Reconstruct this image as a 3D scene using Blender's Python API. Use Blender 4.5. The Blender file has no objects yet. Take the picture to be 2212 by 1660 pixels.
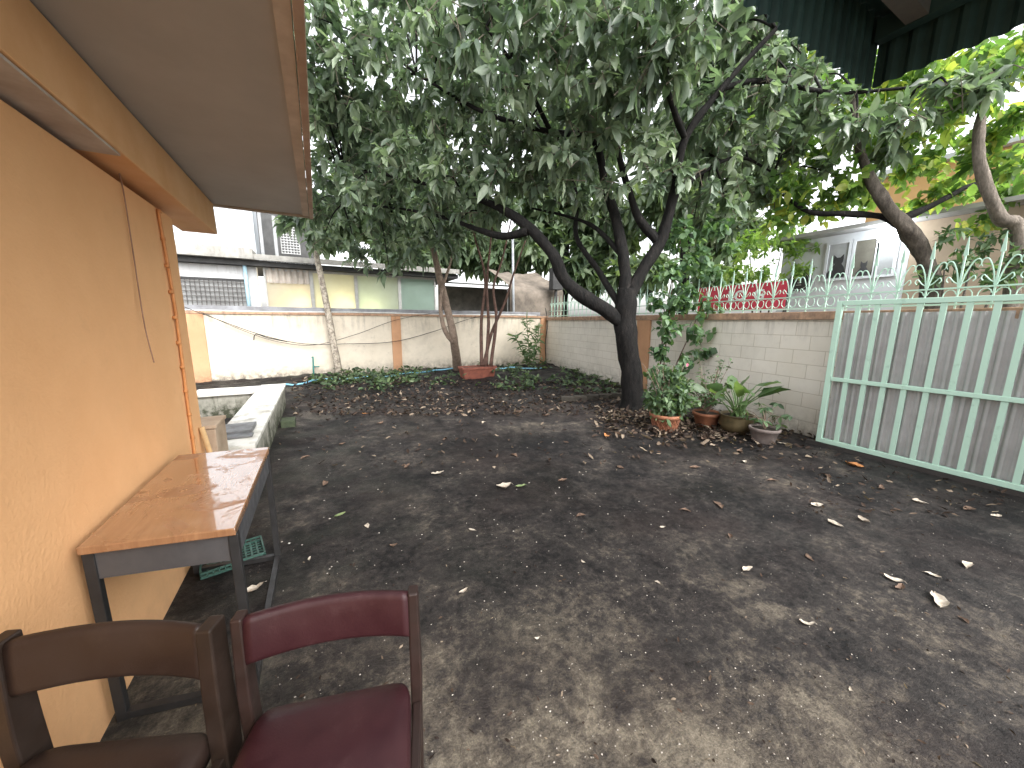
import bpy, math, random
import numpy as np
from mathutils import Vector, Matrix, noise
random.seed(7); rng = np.random.default_rng(7)
S = bpy.context.scene; COL = S.collection
R = math.radians
# ------------------------------------------------------------------ camera
W, H, F = 2212., 1659., 780.
CAMZ = 1.53; YAW = R(28); PIT = R(9.8); ROLL = R(.4)
fw = Vector((math.sin(YAW)*math.cos(PIT), math.cos(YAW)*math.cos(PIT), -math.sin(PIT)))
r0 = Vector((math.cos(YAW), -math.sin(YAW), 0)); u0 = r0.cross(fw)
rt = r0*math.cos(ROLL)+u0*math.sin(ROLL); up = u0*math.cos(ROLL)-r0*math.sin(ROLL)
C0 = Vector((0, 0, CAMZ))
cd = bpy.data.cameras.new('camera'); co = bpy.data.objects.new('camera', cd); COL.objects.link(co)
cd.sensor_width = 36; cd.lens = 36*F/W; cd.clip_start = .02; cd.clip_end = 2000
mw = Matrix((rt, up, -fw)).transposed().to_4x4(); mw.translation = C0; co.matrix_world = mw
S.camera = co
def ray(u, v): return fw + rt*((u-W/2)/F) + up*((H/2-v)/F)
def G(u, v, z=0.):
    d = ray(u, v); return C0 + d*((z-CAMZ)/d.z)
def DP(u, v, t): return C0 + ray(u, v)*t
def PX(u, v, x):
    d = ray(u, v); return C0 + d*(x/d.x)
def PY(u, v, y):
    d = ray(u, v); return C0 + d*(y/d.y)
# ------------------------------------------------------------------ helpers
def tag(o, label=None, cat=None, group=None, kind=None):
    if label: o['label'] = label
    if cat: o['category'] = cat
    if group: o['group'] = group
    if kind: o['kind'] = kind
    return o
def thing(name, label, cat, loc=(0, 0, 0), rz=0, group=None):
    o = bpy.data.objects.new(name, None); COL.objects.link(o)
    o.empty_display_size = .1
    o.location = loc; o.rotation_euler = (0, 0, rz)
    return tag(o, label, cat, group)
def rootloc(o):
    l = Vector((0, 0, 0))
    while o: l += o.location; o = o.parent
    return l
class MB:
    def __init__(s): s.v = []; s.f = []
    def add(s, vs, fs):
        n = len(s.v); s.v += [tuple(v) for v in vs]; s.f += [tuple(i+n for i in f) for f in fs]; return s
    def box(s, x0, x1, y0, y1, z0, z1):
        return s.add([(x0,y0,z0),(x1,y0,z0),(x1,y1,z0),(x0,y1,z0),(x0,y0,z1),(x1,y0,z1),(x1,y1,z1),(x0,y1,z1)],
              [(0,3,2,1),(4,5,6,7),(0,1,5,4),(1,2,6,5),(2,3,7,6),(3,0,4,7)])
    def hexa(s, b, t):
        return s.add(list(b)+list(t), [(0,3,2,1),(4,5,6,7),(0,1,5,4),(1,2,6,5),(2,3,7,6),(3,0,4,7)])
    def bar(s, p, q, w, h, ref=(0, 0, 1)):
        p = Vector(p); q = Vector(q); d = (q-p).normalized(); ref = Vector(ref)
        if abs(d.dot(ref)) > .98: ref = Vector((0, 1, 0))
        a = d.cross(ref).normalized()*w/2; b = a.cross(d).normalized()*h/2
        return s.hexa([p-a-b, p+a-b, p+a+b, p-a+b], [q-a-b, q+a-b, q+a+b, q-a+b])
    def tube(s, pts, rad, n=8, wob=0):
        pts = [Vector(p) for p in pts]
        if not hasattr(rad, '__len__'): rad = [rad]*len(pts)
        vs = []; fs = []; pa = None
        for i, p in enumerate(pts):
            d = (pts[min(i+1, len(pts)-1)]-pts[max(i-1, 0)]).normalized()
            if pa is None:
                ref = Vector((0, 0, 1)) if abs(d.z) < .9 else Vector((1, 0, 0))
                a = d.cross(ref).normalized()
            else:
                a = (pa-d*pa.dot(d)).normalized()
            pa = a; b = d.cross(a)
            for k in range(n):
                an = 2*math.pi*k/n
                rr = rad[i]*(1+(wob*noise.noise(p*4+Vector((math.cos(an), math.sin(an), 0))) if wob else 0))
                vs.append(p+a*math.cos(an)*rr+b*math.sin(an)*rr)
        m = len(pts)
        for i in range(m-1):
            for k in range(n):
                k2 = (k+1) % n
                fs.append((i*n+k, i*n+k2, (i+1)*n+k2, (i+1)*n+k))
        fs.append(tuple(range(n-1, -1, -1))); fs.append(tuple((m-1)*n+k for k in range(n)))
        return s.add(vs, fs)
    def lathe(s, prof, c=(0, 0, 0), n=24):
        c = Vector(c); vs = []; fs = []
        for (r, z) in prof:
            for k in range(n):
                an = 2*math.pi*k/n; vs.append(c+Vector((r*math.cos(an), r*math.sin(an), z)))
        for i in range(len(prof)-1):
            for k in range(n):
                k2 = (k+1) % n; fs.append((i*n+k, i*n+k2, (i+1)*n+k2, (i+1)*n+k))
        return s.add(vs, fs)
    def build(s, name, mat, parent=None, smooth=False, bevel=0, local=False):
        me = bpy.data.meshes.new(name)
        o = bpy.data.objects.new(name, me); COL.objects.link(o)
        vs = [Vector(v) for v in s.v]
        if parent is not None:
            o.parent = parent
            if not local:
                L = rootloc(parent); vs = [v-L for v in vs]
        else:
            L = Vector((sum(v.x for v in vs)/len(vs), sum(v.y for v in vs)/len(vs), min(v.z for v in vs)))
            vs = [v-L for v in vs]; o.location = L
        me.from_pydata([tuple(v) for v in vs], [], s.f); me.update()
        if mat: me.materials.append(mat)
        if smooth:
            me.polygons.foreach_set('use_smooth', [True]*len(me.polygons))
        if bevel:
            b = o.modifiers.new('bevel', 'BEVEL'); b.width = bevel; b.segments = 2; b.limit_method = 'ANGLE'
        return o
def spline(pts, sub=5):
    """catmull-rom on tuples (Vector, radius)"""
    out = []; P = [Vector((*p[0], p[1])) for p in pts]
    for i in range(len(P)-1):
        p0 = P[max(i-1, 0)]; p1 = P[i]; p2 = P[i+1]; p3 = P[min(i+2, len(P)-1)]
        for k in range(sub):
            t = k/sub
            out.append(.5*((2*p1)+(p2-p0)*t+(2*p0-5*p1+4*p2-p3)*t*t+(3*p1-p0-3*p2+p3)*t**3))
    out.append(P[-1])
    return [p.to_3d() for p in out], [max(.001, p[3]) for p in out]
# ------------------------------------------------------------------ materials
class NT:
    def __init__(s, name):
        s.m = bpy.data.materials.new(name); s.m.use_nodes = True
        s.t = s.m.node_tree; s.n = s.t.nodes; s.l = s.t.links
        s.p = s.n['Principled BSDF']; s.out = s.n['Material Output']
        s.pos = s.n.new('ShaderNodeNewGeometry').outputs['Position']
    def L(s, a, b): s.l.new(a, b)
    def noise(s, scale, detail=6, rough=.6, vec=None, dist=0):
        n = s.n.new('ShaderNodeTexNoise'); n.inputs['Scale'].default_value = scale
        n.inputs['Detail'].default_value = detail; n.inputs['Roughness'].default_value = rough
        n.inputs['Distortion'].default_value = dist
        s.L(vec or s.pos, n.inputs['Vector']); return n.outputs['Fac']
    def ramp(s, fac, stops):
        r = s.n.new('ShaderNodeValToRGB'); e = r.color_ramp.elements
        while len(e) < len(stops): e.new(.5)
        for i, (p, c) in enumerate(stops):
            e[i].position = p; e[i].color = (*c, 1) if hasattr(c, '__len__') else (c, c, c, 1)
        s.L(fac, r.inputs[0]); return r.outputs['Color']
    def math(s, op, a, b=0., c=0.):
        n = s.n.new('ShaderNodeMath'); n.operation = op
        for i, x in enumerate((a, b, c)):
            if hasattr(x, 'links'): s.L(x, n.inputs[i])
            else: n.inputs[i].default_value = x
        return n.outputs[0]
    def mix(s, fac, a, b, mode='MIX'):
        n = s.n.new('ShaderNodeMix'); n.data_type = 'RGBA'; n.blend_type = mode
        for k, x in ((0, fac), (6, a), (7, b)):
            if hasattr(x, 'links'): s.L(x, n.inputs[k])
            elif k == 0: n.inputs[0].default_value = x
            else: n.inputs[k].default_value = (*x, 1)
        return n.outputs[2]
    def xyz(s, vec=None):
        n = s.n.new('ShaderNodeSeparateXYZ'); s.L(vec or s.pos, n.inputs[0]); return n.outputs
    def comb(s, x, y, z):
        n = s.n.new('ShaderNodeCombineXYZ')
        for i, q in enumerate((x, y, z)):
            if hasattr(q, 'links'): s.L(q, n.inputs[i])
            else: n.inputs[i].default_value = q
        return n.outputs[0]
    def maprange(s, v, a, b, c=0., d=1.):
        n = s.n.new('ShaderNodeMapRange')
        for i, x in enumerate((v, a, b, c, d)):
            if hasattr(x, 'links'): s.L(x, n.inputs[i])
            else: n.inputs[i].default_value = x
        return n.outputs[0]
    def bump(s, h, strength=.3, dist=.01):
        b = s.n.new('ShaderNodeBump'); b.inputs['Strength'].default_value = strength; b.inputs['Distance'].default_value = dist
        s.L(h, b.inputs['Height']); s.L(b.outputs[0], s.p.inputs['Normal'])
    def set(s, col=None, rough=None, metal=None, spec=None):
        for k, x in (('Base Color', col), ('Roughness', rough), ('Metallic', metal), ('Specular IOR Level', spec)):
            if x is None: continue
            if hasattr(x, 'links'): s.L(x, s.p.inputs[k])
            else: s.p.inputs[k].default_value = (*x, 1) if hasattr(x, '__len__') else x
        return s.m
def M(name, c1, c2=None, scale=6, rough=.7, bump=.15, bscale=40, metal=0, spec=.4, lo=.35, hi=.65):
    t = NT(name)
    c2 = c2 or tuple(x*.72 for x in c1)
    f = t.noise(scale, 8, .65)
    col = t.ramp(f, [(lo, c2), (hi, c1)])
    rr = t.maprange(t.noise(scale*2.3), .3, .7, max(.03, rough-.12), min(1, rough+.12))
    if bump: t.bump(t.noise(bscale, 5), bump, .006)
    return t.set(col, rr, metal, spec)
def bark(name, lo_, mid, hi_, amt=1.):
    t = NT(name); x, y, z = t.xyz()
    n = t.noise(5, 9, .72, t.comb(t.math('MULTIPLY', x, 3.), t.math('MULTIPLY', y, 3.), z))
    c = t.ramp(n, [(.38, lo_), (.58, mid), (.76, hi_)])
    t.bump(n, amt, .035); return t.set(c, .85, 0, .2)
def wall_mat(name, c1, c2, dirt, zb, zt, amt=1., block=False):
    t = NT(name); x, y, z = t.xyz()
    big = t.noise(1.2, 7, .65); fine = t.noise(9, 8, .7)
    col = t.ramp(big, [(.35, c2), (.65, c1)])
    st = t.noise(3.0, 6, .7, t.comb(t.math('MULTIPLY', x, 3.), t.math('MULTIPLY', y, 3.), t.math('MULTIPLY', z, .35)))
    stm = t.maprange(st, .5, .72)
    top = t.maprange(z, zt-.55, zt, 0, 1)
    bot = t.maprange(z, zb, zb+.55, 1, 0)
    sp = t.math('ADD', t.math('MULTIPLY', stm, t.math('MULTIPLY', top, .85)), t.math('MULTIPLY', t.math('MULTIPLY', bot, bot), t.maprange(fine, .30, .58)))
    sp = t.math('ADD', sp, t.math('MULTIPLY', t.maprange(fine, .58, .75), .25))
    sp = t.math('ADD', sp, t.math('MULTIPLY', t.maprange(t.noise(2.3, 7, .7), .48, .72), .18))
    sp = t.math('MINIMUM', t.math('MULTIPLY', sp, amt), 1)
    col = t.mix(sp, col, dirt)
    hgt = t.noise(60, 4)
    if block:
        tc = t.n.new('ShaderNodeTexCoord'); ox, oy, oz = t.xyz(tc.outputs['Object'])
        b = t.n.new('ShaderNodeTexBrick'); t.L(t.comb(ox, oz, 0.), b.inputs['Vector'])
        b.inputs['Scale'].default_value = 1; b.inputs['Brick Width'].default_value = .4; b.inputs['Row Height'].default_value = .195
        b.inputs['Mortar Size'].default_value = .006; b.inputs['Mortar Smooth'].default_value = .6
        b.inputs['Color1'].default_value = (1, 1, 1, 1); b.inputs['Color2'].default_value = (.95, .95, .94, 1); b.inputs['Mortar'].default_value = (.70, .67, .63, 1)
        col = t.mix(1., col, b.outputs['Color'], 'MULTIPLY')
        hgt = t.math('SUBTRACT', t.math('MULTIPLY', hgt, .3), b.outputs['Fac'])
    t.bump(hgt, .35, .008)
    return t.set(col, .85, 0, .25)
def leaf_mat(name, dark, mid, light, rough=.4, trans=.3, spec=.5, tg=(1.5, 1.6, .7)):
    t = NT(name)
    a = t.n.new('ShaderNodeAttribute'); a.attribute_name = 'tint'
    col = t.ramp(a.outputs['Fac'], [(.05, dark), (.5, mid), (.95, light)])
    col = t.mix(t.maprange(t.noise(14, 3), .35, .7, 0, .3), col, tuple(x*.6 for x in dark))
    t.set(col, rough, 0, spec)
    tr = t.n.new('ShaderNodeBsdfTranslucent'); t.L(t.mix(1., col, tg, 'MULTIPLY'), tr.inputs[0])
    mx = t.n.new('ShaderNodeMixShader'); mx.inputs[0].default_value = trans
    t.L(t.p.outputs[0], mx.inputs[1]); t.L(tr.outputs[0], mx.inputs[2]); t.L(mx.outputs[0], t.out.inputs[0])
    return t.m
def emis(name, c, s):
    t = NT(name); t.p.inputs['Emission Color'].default_value = (*c, 1); t.p.inputs['Emission Strength'].default_value = s
    return t.set(c, .5)

# ------------------------------------------------------------------ leaves
PROF = {'lance': [(0, .12), (.28, .95), (.66, .92), (1, .05)], 'broad': [(0, .15), (.3, 1.), (.7, .85), (1, .04)],
        'blade': [(0, .6), (.35, 1.), (.7, .7), (1, .05)]}
def unit(a): return a/np.maximum(np.linalg.norm(a, axis=-1, keepdims=True), 1e-9)
def leaves(name, P, D, L, Wd, tint, mat, parent=None, fold=.35, droop=.35, shape='lance', wave=0.):
    P = np.asarray(P, float); D = unit(np.asarray(D, float)); n = len(P)
    L = np.broadcast_to(np.asarray(L, float), (n,)); Wd = np.broadcast_to(np.asarray(Wd, float), (n,))
    Zr = np.tile([0, 0, 1.], (n, 1))+rng.normal(0, .6, (n, 3))
    Sd = unit(np.cross(D, Zr)); N = np.cross(Sd, D)
    dr = droop*rng.uniform(-.3, 1.5, n)
    prof = PROF[shape]; V = np.zeros((n, len(prof)*3, 3))
    for i, (s, w) in enumerate(prof):
        c = P+D*(L*s*(1-.25*dr*s))[:, None]; c = c-np.array([0, 0, 1.])*(dr*L*s*s)[:, None]
        if wave and i: c = c+N*(rng.normal(0, wave, n)*L)[:, None]+Sd*(rng.normal(0, wave, n)*L)[:, None]
        hw = (Wd*.5*w)[:, None]; lift = N*fold*hw
        V[:, i*3] = c-Sd*hw+lift*rng.uniform(.2, 1.6, (n, 1)); V[:, i*3+1] = c; V[:, i*3+2] = c+Sd*hw+lift*rng.uniform(.2, 1.6, (n, 1))
    ns = len(prof); q = []
    for i in range(ns-1):
        for k in (0, 1):
            q.append((i*3+k, i*3+k+1, (i+1)*3+k+1, (i+1)*3+k))
    q = np.array(q); fc = (q[None]+(np.arange(n)*ns*3)[:, None, None]).reshape(-1, 4)
    co_ = V.reshape(-1, 3)
    me = bpy.data.meshes.new(name); o = bpy.data.objects.new(name, me); COL.objects.link(o)
    if parent is not None:
        o.parent = parent; co_ = co_-np.array(rootloc(parent))
    else:
        l = np.array([co_[:, 0].mean(), co_[:, 1].mean(), co_[:, 2].min()]); co_ = co_-l; o.location = l
    me.vertices.add(len(co_)); me.vertices.foreach_set('co', co_.ravel())
    me.loops.add(fc.size); me.loops.foreach_set('vertex_index', fc.ravel().astype(np.int32))
    me.polygons.add(len(fc)); me.polygons.foreach_set('loop_start', (np.arange(len(fc))*4).astype(np.int32))
    me.polygons.foreach_set('use_smooth', np.ones(len(fc), bool))
    me.update(calc_edges=True)
    at = me.attributes.new('tint', 'FLOAT', 'POINT'); at.data.foreach_set('value', np.repeat(np.clip(tint, 0, 1), ns*3).astype(np.float32))
    me.materials.append(mat); return o
def whorls(clumps, dens, lf=(8, 12), Lr=(.2, .32), wr=(.22, .3), down=.55, zs=.8, twig=.35, shell=.45):
    """clusters of leaves at twig ends spread through ellipsoidal clumps"""
    P = []; D = []; L = []; Wd = []; T = []; tw = []
    for c, r, *k in clumps:
        n = max(4, int(dens*r*r*(k[0] if k else 1)))
        for _ in range(n):
            v = rng.normal(0, 1, 3); v /= np.linalg.norm(v)
            rad = r*(rng.random()**shell)
            p = np.array(c)+v*rad*np.array([1, 1, zs])
            td = v*.7+rng.normal(0, .5, 3)+np.array([0, 0, .15]); td /= np.linalg.norm(td)
            tw.append((p-td*twig*rng.uniform(.6, 1.3)-np.array([0, 0, .03]), p))
            base = rng.uniform(.1, .85)
            a = np.cross(td, [0, 0, 1.]); a = a/np.linalg.norm(a); b = np.cross(td, a); ph = rng.random()*6.28
            m = rng.integers(*lf)
            for i in range(m):
                an = ph+i*2.4; pr = a*math.cos(an)+b*math.sin(an)
                P.append(p-td*rng.uniform(0, .16)); D.append(td*rng.uniform(.1, .9)+pr+rng.normal(0, .25, 3)+np.array([0, 0, -down*rng.uniform(0, 1.7)]))
                l = rng.uniform(*Lr); L.append(l); Wd.append(l*rng.uniform(*wr)); T.append(base+rng.normal(0, .18))
    return np.array(P), np.array(D), np.array(L), np.array(Wd), np.array(T), tw
def twigmesh(tw, r=.006):
    m = MB()
    for p, q in tw:
        m.tube([Vector(p), (Vector(p)+Vector(q))/2+Vector(rng.normal(0, .015, 3)), Vector(q)], [r*1.4, r, r*.7], 4)
    return m

# ------------------------------------------------------------------ world, sun
w = bpy.data.worlds.new('World'); S.world = w; w.use_nodes = True
nt = w.node_tree; sky = nt.nodes.new('ShaderNodeTexSky'); sky.sky_type = 'NISHITA'; sky.sun_disc = False
SE, SR = R(44), R(165)
sky.sun_elevation = SE; sky.sun_rotation = SR; sky.dust_density = 4; sky.air_density = 1.3
hs = nt.nodes.new('ShaderNodeHueSaturation'); hs.inputs['Saturation'].default_value = .14; hs.inputs['Value'].default_value = 3.8
nt.links.new(sky.outputs[0], hs.inputs['Color']); nt.links.new(hs.outputs[0], nt.nodes['Background'].inputs[0])
nt.nodes['Background'].inputs[1].default_value = .15
ld = bpy.data.lights.new('sun', 'SUN'); ld.energy = 1.4; ld.angle = R(40); ld.color = (1, .97, .92)
lo = bpy.data.objects.new('sun', ld); COL.objects.link(lo)
sd = Vector((math.sin(SR)*math.cos(SE), math.cos(SR)*math.cos(SE), math.sin(SE)))
lo.rotation_euler = sd.to_track_quat('Z', 'Y').to_euler(); lo.location = (0, 0, 20)
S.view_settings.view_transform = 'Standard'; S.view_settings.look = 'None'; S.view_settings.exposure = 0

# ------------------------------------------------------------------ ground
m_far = M('far_ground', (.16, .15, .13), (.08, .08, .07), .5, .9)
tag(MB().add([(-600, -600, -.06), (600, -600, -.06), (600, 600, -.06), (-600, 600, -.06)], [(0, 1, 2, 3)]).build('ground', m_far), kind='structure')
def yz(x, y):
    a = .3 if y < 3.2 else min(1., .3+(y-3.2)*.4)
    h = .016*noise.noise(Vector((x*.9, y*.9, 1)))*a+.005*noise.noise(Vector((x*4, y*4, 3)))*a+.002*noise.noise(Vector((x*13, y*13, 5)))*a
    s = min(1, max(0, (y-7.6+.6*noise.noise(Vector((x*.7, 0, 9))))/.8)); s = s*s*(3-2*s)
    return h+s*(.06+.07*noise.noise(Vector((x*1.6, y*1.6, 7)))+.03*noise.noise(Vector((x*6, y*6, 7))))
def yard_mat():
    t = NT('yard_floor'); x, y, z = t.xyz()
    n1 = t.noise(.8, 5, .6, dist=.8); n2 = t.noise(2.6, 10, .78, dist=.5); n3 = t.noise(24, 8, .78); n4 = t.noise(120, 4, .65); n5 = t.noise(7.5, 10, .78, dist=.3)
    f = t.math('ADD', t.math('MULTIPLY', n1, .58), t.math('MULTIPLY', n2, .66))
    f = t.math('ADD', f, .045)
    f = t.math('ADD', f, t.math('MULTIPLY', t.math('SUBTRACT', n3, .5), .58))
    f = t.math('ADD', f, t.math('MULTIPLY', t.math('SUBTRACT', n5, .5), .55))
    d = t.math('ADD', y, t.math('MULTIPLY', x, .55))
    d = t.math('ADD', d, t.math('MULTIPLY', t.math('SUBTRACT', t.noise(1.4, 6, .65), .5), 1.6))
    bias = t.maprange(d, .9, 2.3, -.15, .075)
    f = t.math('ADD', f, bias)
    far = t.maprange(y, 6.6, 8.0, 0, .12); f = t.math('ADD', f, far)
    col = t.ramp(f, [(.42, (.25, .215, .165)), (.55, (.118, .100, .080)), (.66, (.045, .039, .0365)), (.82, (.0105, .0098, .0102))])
    grn = t.math('MULTIPLY', t.maprange(x, 1.6, -.2), t.maprange(t.noise(1.7, 6), .45, .7, 0, .45))
    col = t.mix(grn, col, (.05, .055, .042))
    brn = t.maprange(t.noise(.9, 4), .47, .70, 0, .6)
    col = t.mix(brn, col, t.mix(.5, col, (.05, .031, .027)))
    v = t.n.new('ShaderNodeTexVoronoi'); v.inputs['Scale'].default_value = 30; t.L(t.pos, v.inputs['Vector'])
    sp = t.math('MULTIPLY', t.maprange(v.outputs['Distance'], .16, .08), t.maprange(t.noise(3.3), .5, .62))
    col = t.mix(t.math('MULTIPLY', sp, .5), col, (.30, .28, .24))
    col = t.mix(t.maprange(n4, .35, .65, 0, .6), col, t.mix(1., col, (.35, .35, .35), 'MULTIPLY'))
    rr = t.maprange(t.noise(1.3, 6, .65), .38, .60, .40, .9)
    t.bump(t.math('ADD', t.math('MULTIPLY', n3, 1.), t.math('MULTIPLY', n4, .4)), .75, .02)
    return t.set(col, rr, 0, .22)
xs = np.arange(-4.2, 7.9, .055); ys = np.arange(-2.6, 11.5, .055)
vv = [(float(a), float(b), yz(a, b)) for b in ys for a in xs]
nx = len(xs); ff = [(j*nx+i, j*nx+i+1, (j+1)*nx+i+1, (j+1)*nx+i) for j in range(len(ys)-1) for i in range(nx-1)]
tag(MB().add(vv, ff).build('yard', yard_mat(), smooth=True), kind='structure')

# ------------------------------------------------------------------ house on the left
m_or = wall_mat('orange_render', (.88, .51, .255), (.82, .455, .22), (.52, .30, .17), -.05, 3.2, .5)
m_or2 = M('orange_beam', (.86, .53, .28), (.78, .44, .21), 3, .8)
m_sof = M('soffit_board', (.50, .49, .47), (.43, .42, .40), 1.4, .85, .05)
hs_ = thing('house', 'orange rendered house wall with overhanging grey soffit at the left', 'house', (-2.4, 0, 0))
WX = -.82
MB().box(-4.0, WX, -1.8, 3.37, 0, 2.2).build('wall', m_or, hs_)
MB().box(-4.0, -.93, -1.8, 3.2, 2.203, 2.475).build('wall_head', M('recess_shade_brown', (.42, .2, .1), None, 4, .8), hs_)  # shadow of the recess under the beam is put into this darker brown
b = MB(); b.hexa([(-.92, -1.8, 2.235), (-.69, -1.8, 2.235), (-.69, 4.0, 2.235), (-.92, 4.0, 2.235)], [(-.92, -1.8, 2.47), (-.69, -1.8, 2.47), (-.69, 3.97, 2.47), (-.92, 3.97, 2.47)])
b.build('beam', m_or2, hs_, bevel=.006)
b = MB(); b.box(-.915, -.70, -1.8, 2.3, 2.222, 2.232); b.build('beam_lining', M('beam_lining', (.62, .58, .54), (.45, .38, .33), 4, .9), hs_)
rf = MB().box(-4.4, .0, -1.8, 4.0, 2.478, 2.60).build('roof', m_sof, hs_)
MB().box(.002, .035, -1.8, 4.03, 2.455, 2.68).build('fascia', M('fascia', (.50, .38, .30), (.38, .26, .19), 4, .7), rf, bevel=.004)
MB().box(-4.4, .0, 4.003, 4.03, 2.46, 2.66).build('fascia', M('fascia_end', (.5, .42, .34), (.36, .29, .22), 4, .7), rf)
MB().box(-.05, -.002, -1.8, 3.99, 2.466, 2.4755).build('edge_strip', M('edge_strip', (.66, .57, .48), (.50, .42, .34), 5, .8), rf)
pts = [(WX+.012, 3.1, .02), (WX+.012, 3.09, .8), (WX+.014, 3.12, 1.6), (WX+.012, 3.08, 2.18)]
cp, cr = spline([(Vector(p), .009) for p in pts], 6)
c_ = MB().tube(cp, cr, 8)
for z in np.arange(.25, 2.2, .16): c_.tube([(WX+.012, 3.095, z), (WX+.012, 3.095, z+.02)], .013, 8)
c_.build('conduit', M('conduit_paint', (.70, .33, .13), (.55, .23, .08), 8, .6), hs_, smooth=True)
pts = [DP(243, 205, 1.72), DP(246, 315, 1.75), DP(268, 420, 1.8), DP(290, 560, 1.85), DP(312, 700, 1.86), DP(333, 783, 1.87)]
pts = [Vector((max(p.x, WX+.008), p.y, p.z)) for p in pts]
sp_, sr_ = spline([(p, .0032) for p in pts], 8)
tag(MB().tube(sp_, sr_, 5).build('hanging_wire', M('wire_brown', (.36, .20, .13), None, 8, .7)), 'thin rusty wire dangling from the beam down the orange wall', 'wire')
tag(MB().tube([Vector((-.70, 3.30, .0)), Vector((WX+.02, 3.28, .76))], [.018, .017], 8).build('wooden_stick', M('stick_wood', (.6, .4, .2), None, 9, .7), smooth=True), 'short pale stick leaning at the far end of the orange wall', 'stick')

# ------------------------------------------------------------------ carport roof top right
m_gd = M('dark_green_sheet', (.030, .070, .064), (.016, .038, .036), 3, .6, .1, spec=.3)
c1 = DP(1905, 190, 1.99); c0 = DP(1545, 0, 1.447)
zf = c1.z; yf = (c1.y+c0.y)/2; xr = c1.x; YR = -1.9
cpt = thing('carport_roof', 'dark green corrugated carport roof edge overhead at top right', 'roof', (xr-1.2, yf-1, 0))
def corr(p0, p1, z0, z1, amp=.012, wl=.085, z1b=None):
    p0 = Vector(p0); p1 = Vector(p1); d = (p1-p0); Ln = d.length; d /= Ln; n_ = Vector((-d.y, d.x, 0))
    k = int(Ln/wl*8); vs = []; fs = []
    for i in range(k+1):
        s = Ln*i/k; a = amp*max(-.6, min(.6, math.sin(2*math.pi*s/wl)))/.6; q = p0+d*s+n_*a
        vs += [(q.x, q.y, z0), (q.x, q.y, z1)]
    for i in range(k): fs.append((2*i, 2*i+2, 2*i+3, 2*i+1))
    return MB().add(vs, fs)
corr((1.2, yf, 0), (xr, yf, 0), zf, zf+.344).build('fascia', m_gd, cpt)
corr((xr, yf, 0), (xr, YR, 0), zf+.02, zf+.344).build('fascia', m_gd, cpt)
MB().box(1.2, xr+.04, YR, yf+.04, zf+.345, zf+.36).build('roof_sheet', m_gd, cpt)
MB().box(1.2, xr-.12, yf-.22, yf-.14, zf+.20, zf+.30).build('beam', M('carport_beam', (.13, .125, .11), (.08, .08, .075), 4, .7), cpt)
MB().box(1.6, 1.66, YR, yf-.23, zf+.22, zf+.31).build('beam', m_gd, cpt)
MB().box(xr-.11, xr-.05, YR, yf-.02, zf+.2, zf+.3).build('beam', m_gd, cpt)

# ------------------------------------------------------------------ boundary walls
m_cream = wall_mat('cream_render', (.74, .665, .55), (.65, .575, .465), (.075, .065, .055), 0.02, 1.72, 1.05)
m_block = wall_mat('cream_block', (.79, .745, .67), (.73, .68, .60), (.13, .11, .09), 0.0, 1.75, .75, True)
m_pil = wall_mat('orange_pilaster', (.58, .33, .19), (.50, .275, .155), (.13, .09, .06), 0, 1.8, .8)
m_cop = wall_mat('coping', (.62, .40, .27), (.50, .31, .20), (.10, .08, .065), 1.6, 1.85, .6)
A = G(1178, 787); YB = A.y
bw = thing('boundary_wall', 'stained cream rendered wall across the back of the yard', 'wall', (2.5, YB, 0))
MB().box(-6, A.x+.05, YB, YB+.14, -.05, 1.66).build('panel', m_cream, bw)
MB().box(-6, A.x+.05, YB-.04, YB+.18, 1.663, 1.73).build('coping', m_cop, bw, bevel=.008)
for u, wd in ((427, .34), (857, .26), (1172, .22)):
    x = PY(u, 740, YB).x
    MB().box(x-wd/2, x+wd/2, YB-.035, YB-.002, -.05, 1.66).build('pilaster', m_pil, bw)
MB().box(-6, PY(1168, 660, YB).x, YB+.02, YB+.2, 1.735, 1.86).build('gutter', M('gutter_grey', (.30, .31, .33), (.18, .18, .19), 3, .6), bw, bevel=.01)
pp = [Vector((x, YB-.02, 1.742+.012*math.sin(x*1.3))) for x in np.arange(-4, A.x-.1, .4)]
MB().tube(pp, .017, 8).build('water_pipe', M('pvc_white', (.72, .72, .70), None, 6, .5), bw, smooth=True)

Bn = G(1755, 945); ed = Vector((A.x-Bn.x, A.y-Bn.y, 0)); LB = ed.length; ed.normalize()
Bs = Vector((Bn.x, Bn.y, 0))-ed*3.6; LT = LB+3.6; ang = math.atan2(ed.y, ed.x)
rw = thing('block_wall', 'cream painted block wall behind the tree and green gate', 'wall', Bs, ang)
MB().box(0, LT-.01, -.14, 0, -.05, 1.58).build('panel', m_block, rw, local=True)
MB().box(0, LT-.01, -.19, .045, 1.583, 1.69).build('coping', m_cop, rw, local=True, bevel=.008)
def along(u, v):
    d = ray(u, v); d2 = Vector((d.x, d.y)); e2 = Vector((ed.x, ed.y)); b2 = Vector((Bs.x, Bs.y))
    det = d2.x*(-e2.y)+e2.x*d2.y
    t = (b2.x*(-e2.y)+e2.x*b2.y)/det
    return (d2*t-b2).dot(e2)
for u in (1390, 1880):
    s = along(u, 740)
    MB().box(s-.22, s+.22, .002, .035, -.05, 1.58).build('pilaster', m_pil, rw, local=True)
m_gr = M('mint_paint', (.48, .69, .57), (.31, .48, .39), 9, .5, .15, lo=.24, hi=.40)
fn = thing('spiked_fence', 'pale green ornamental spiked railing on top of the block wall', 'fence', Bs+Vector((0, 0, 1.69)), ang)
MB().box(.1, LT-.1, -.075, -.05, .035, .055).build('rail', m_gr, fn, local=True)
MB().box(.1, LT-.1, -.075, -.05, .20, .215).build('rail', m_gr, fn, local=True)
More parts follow.
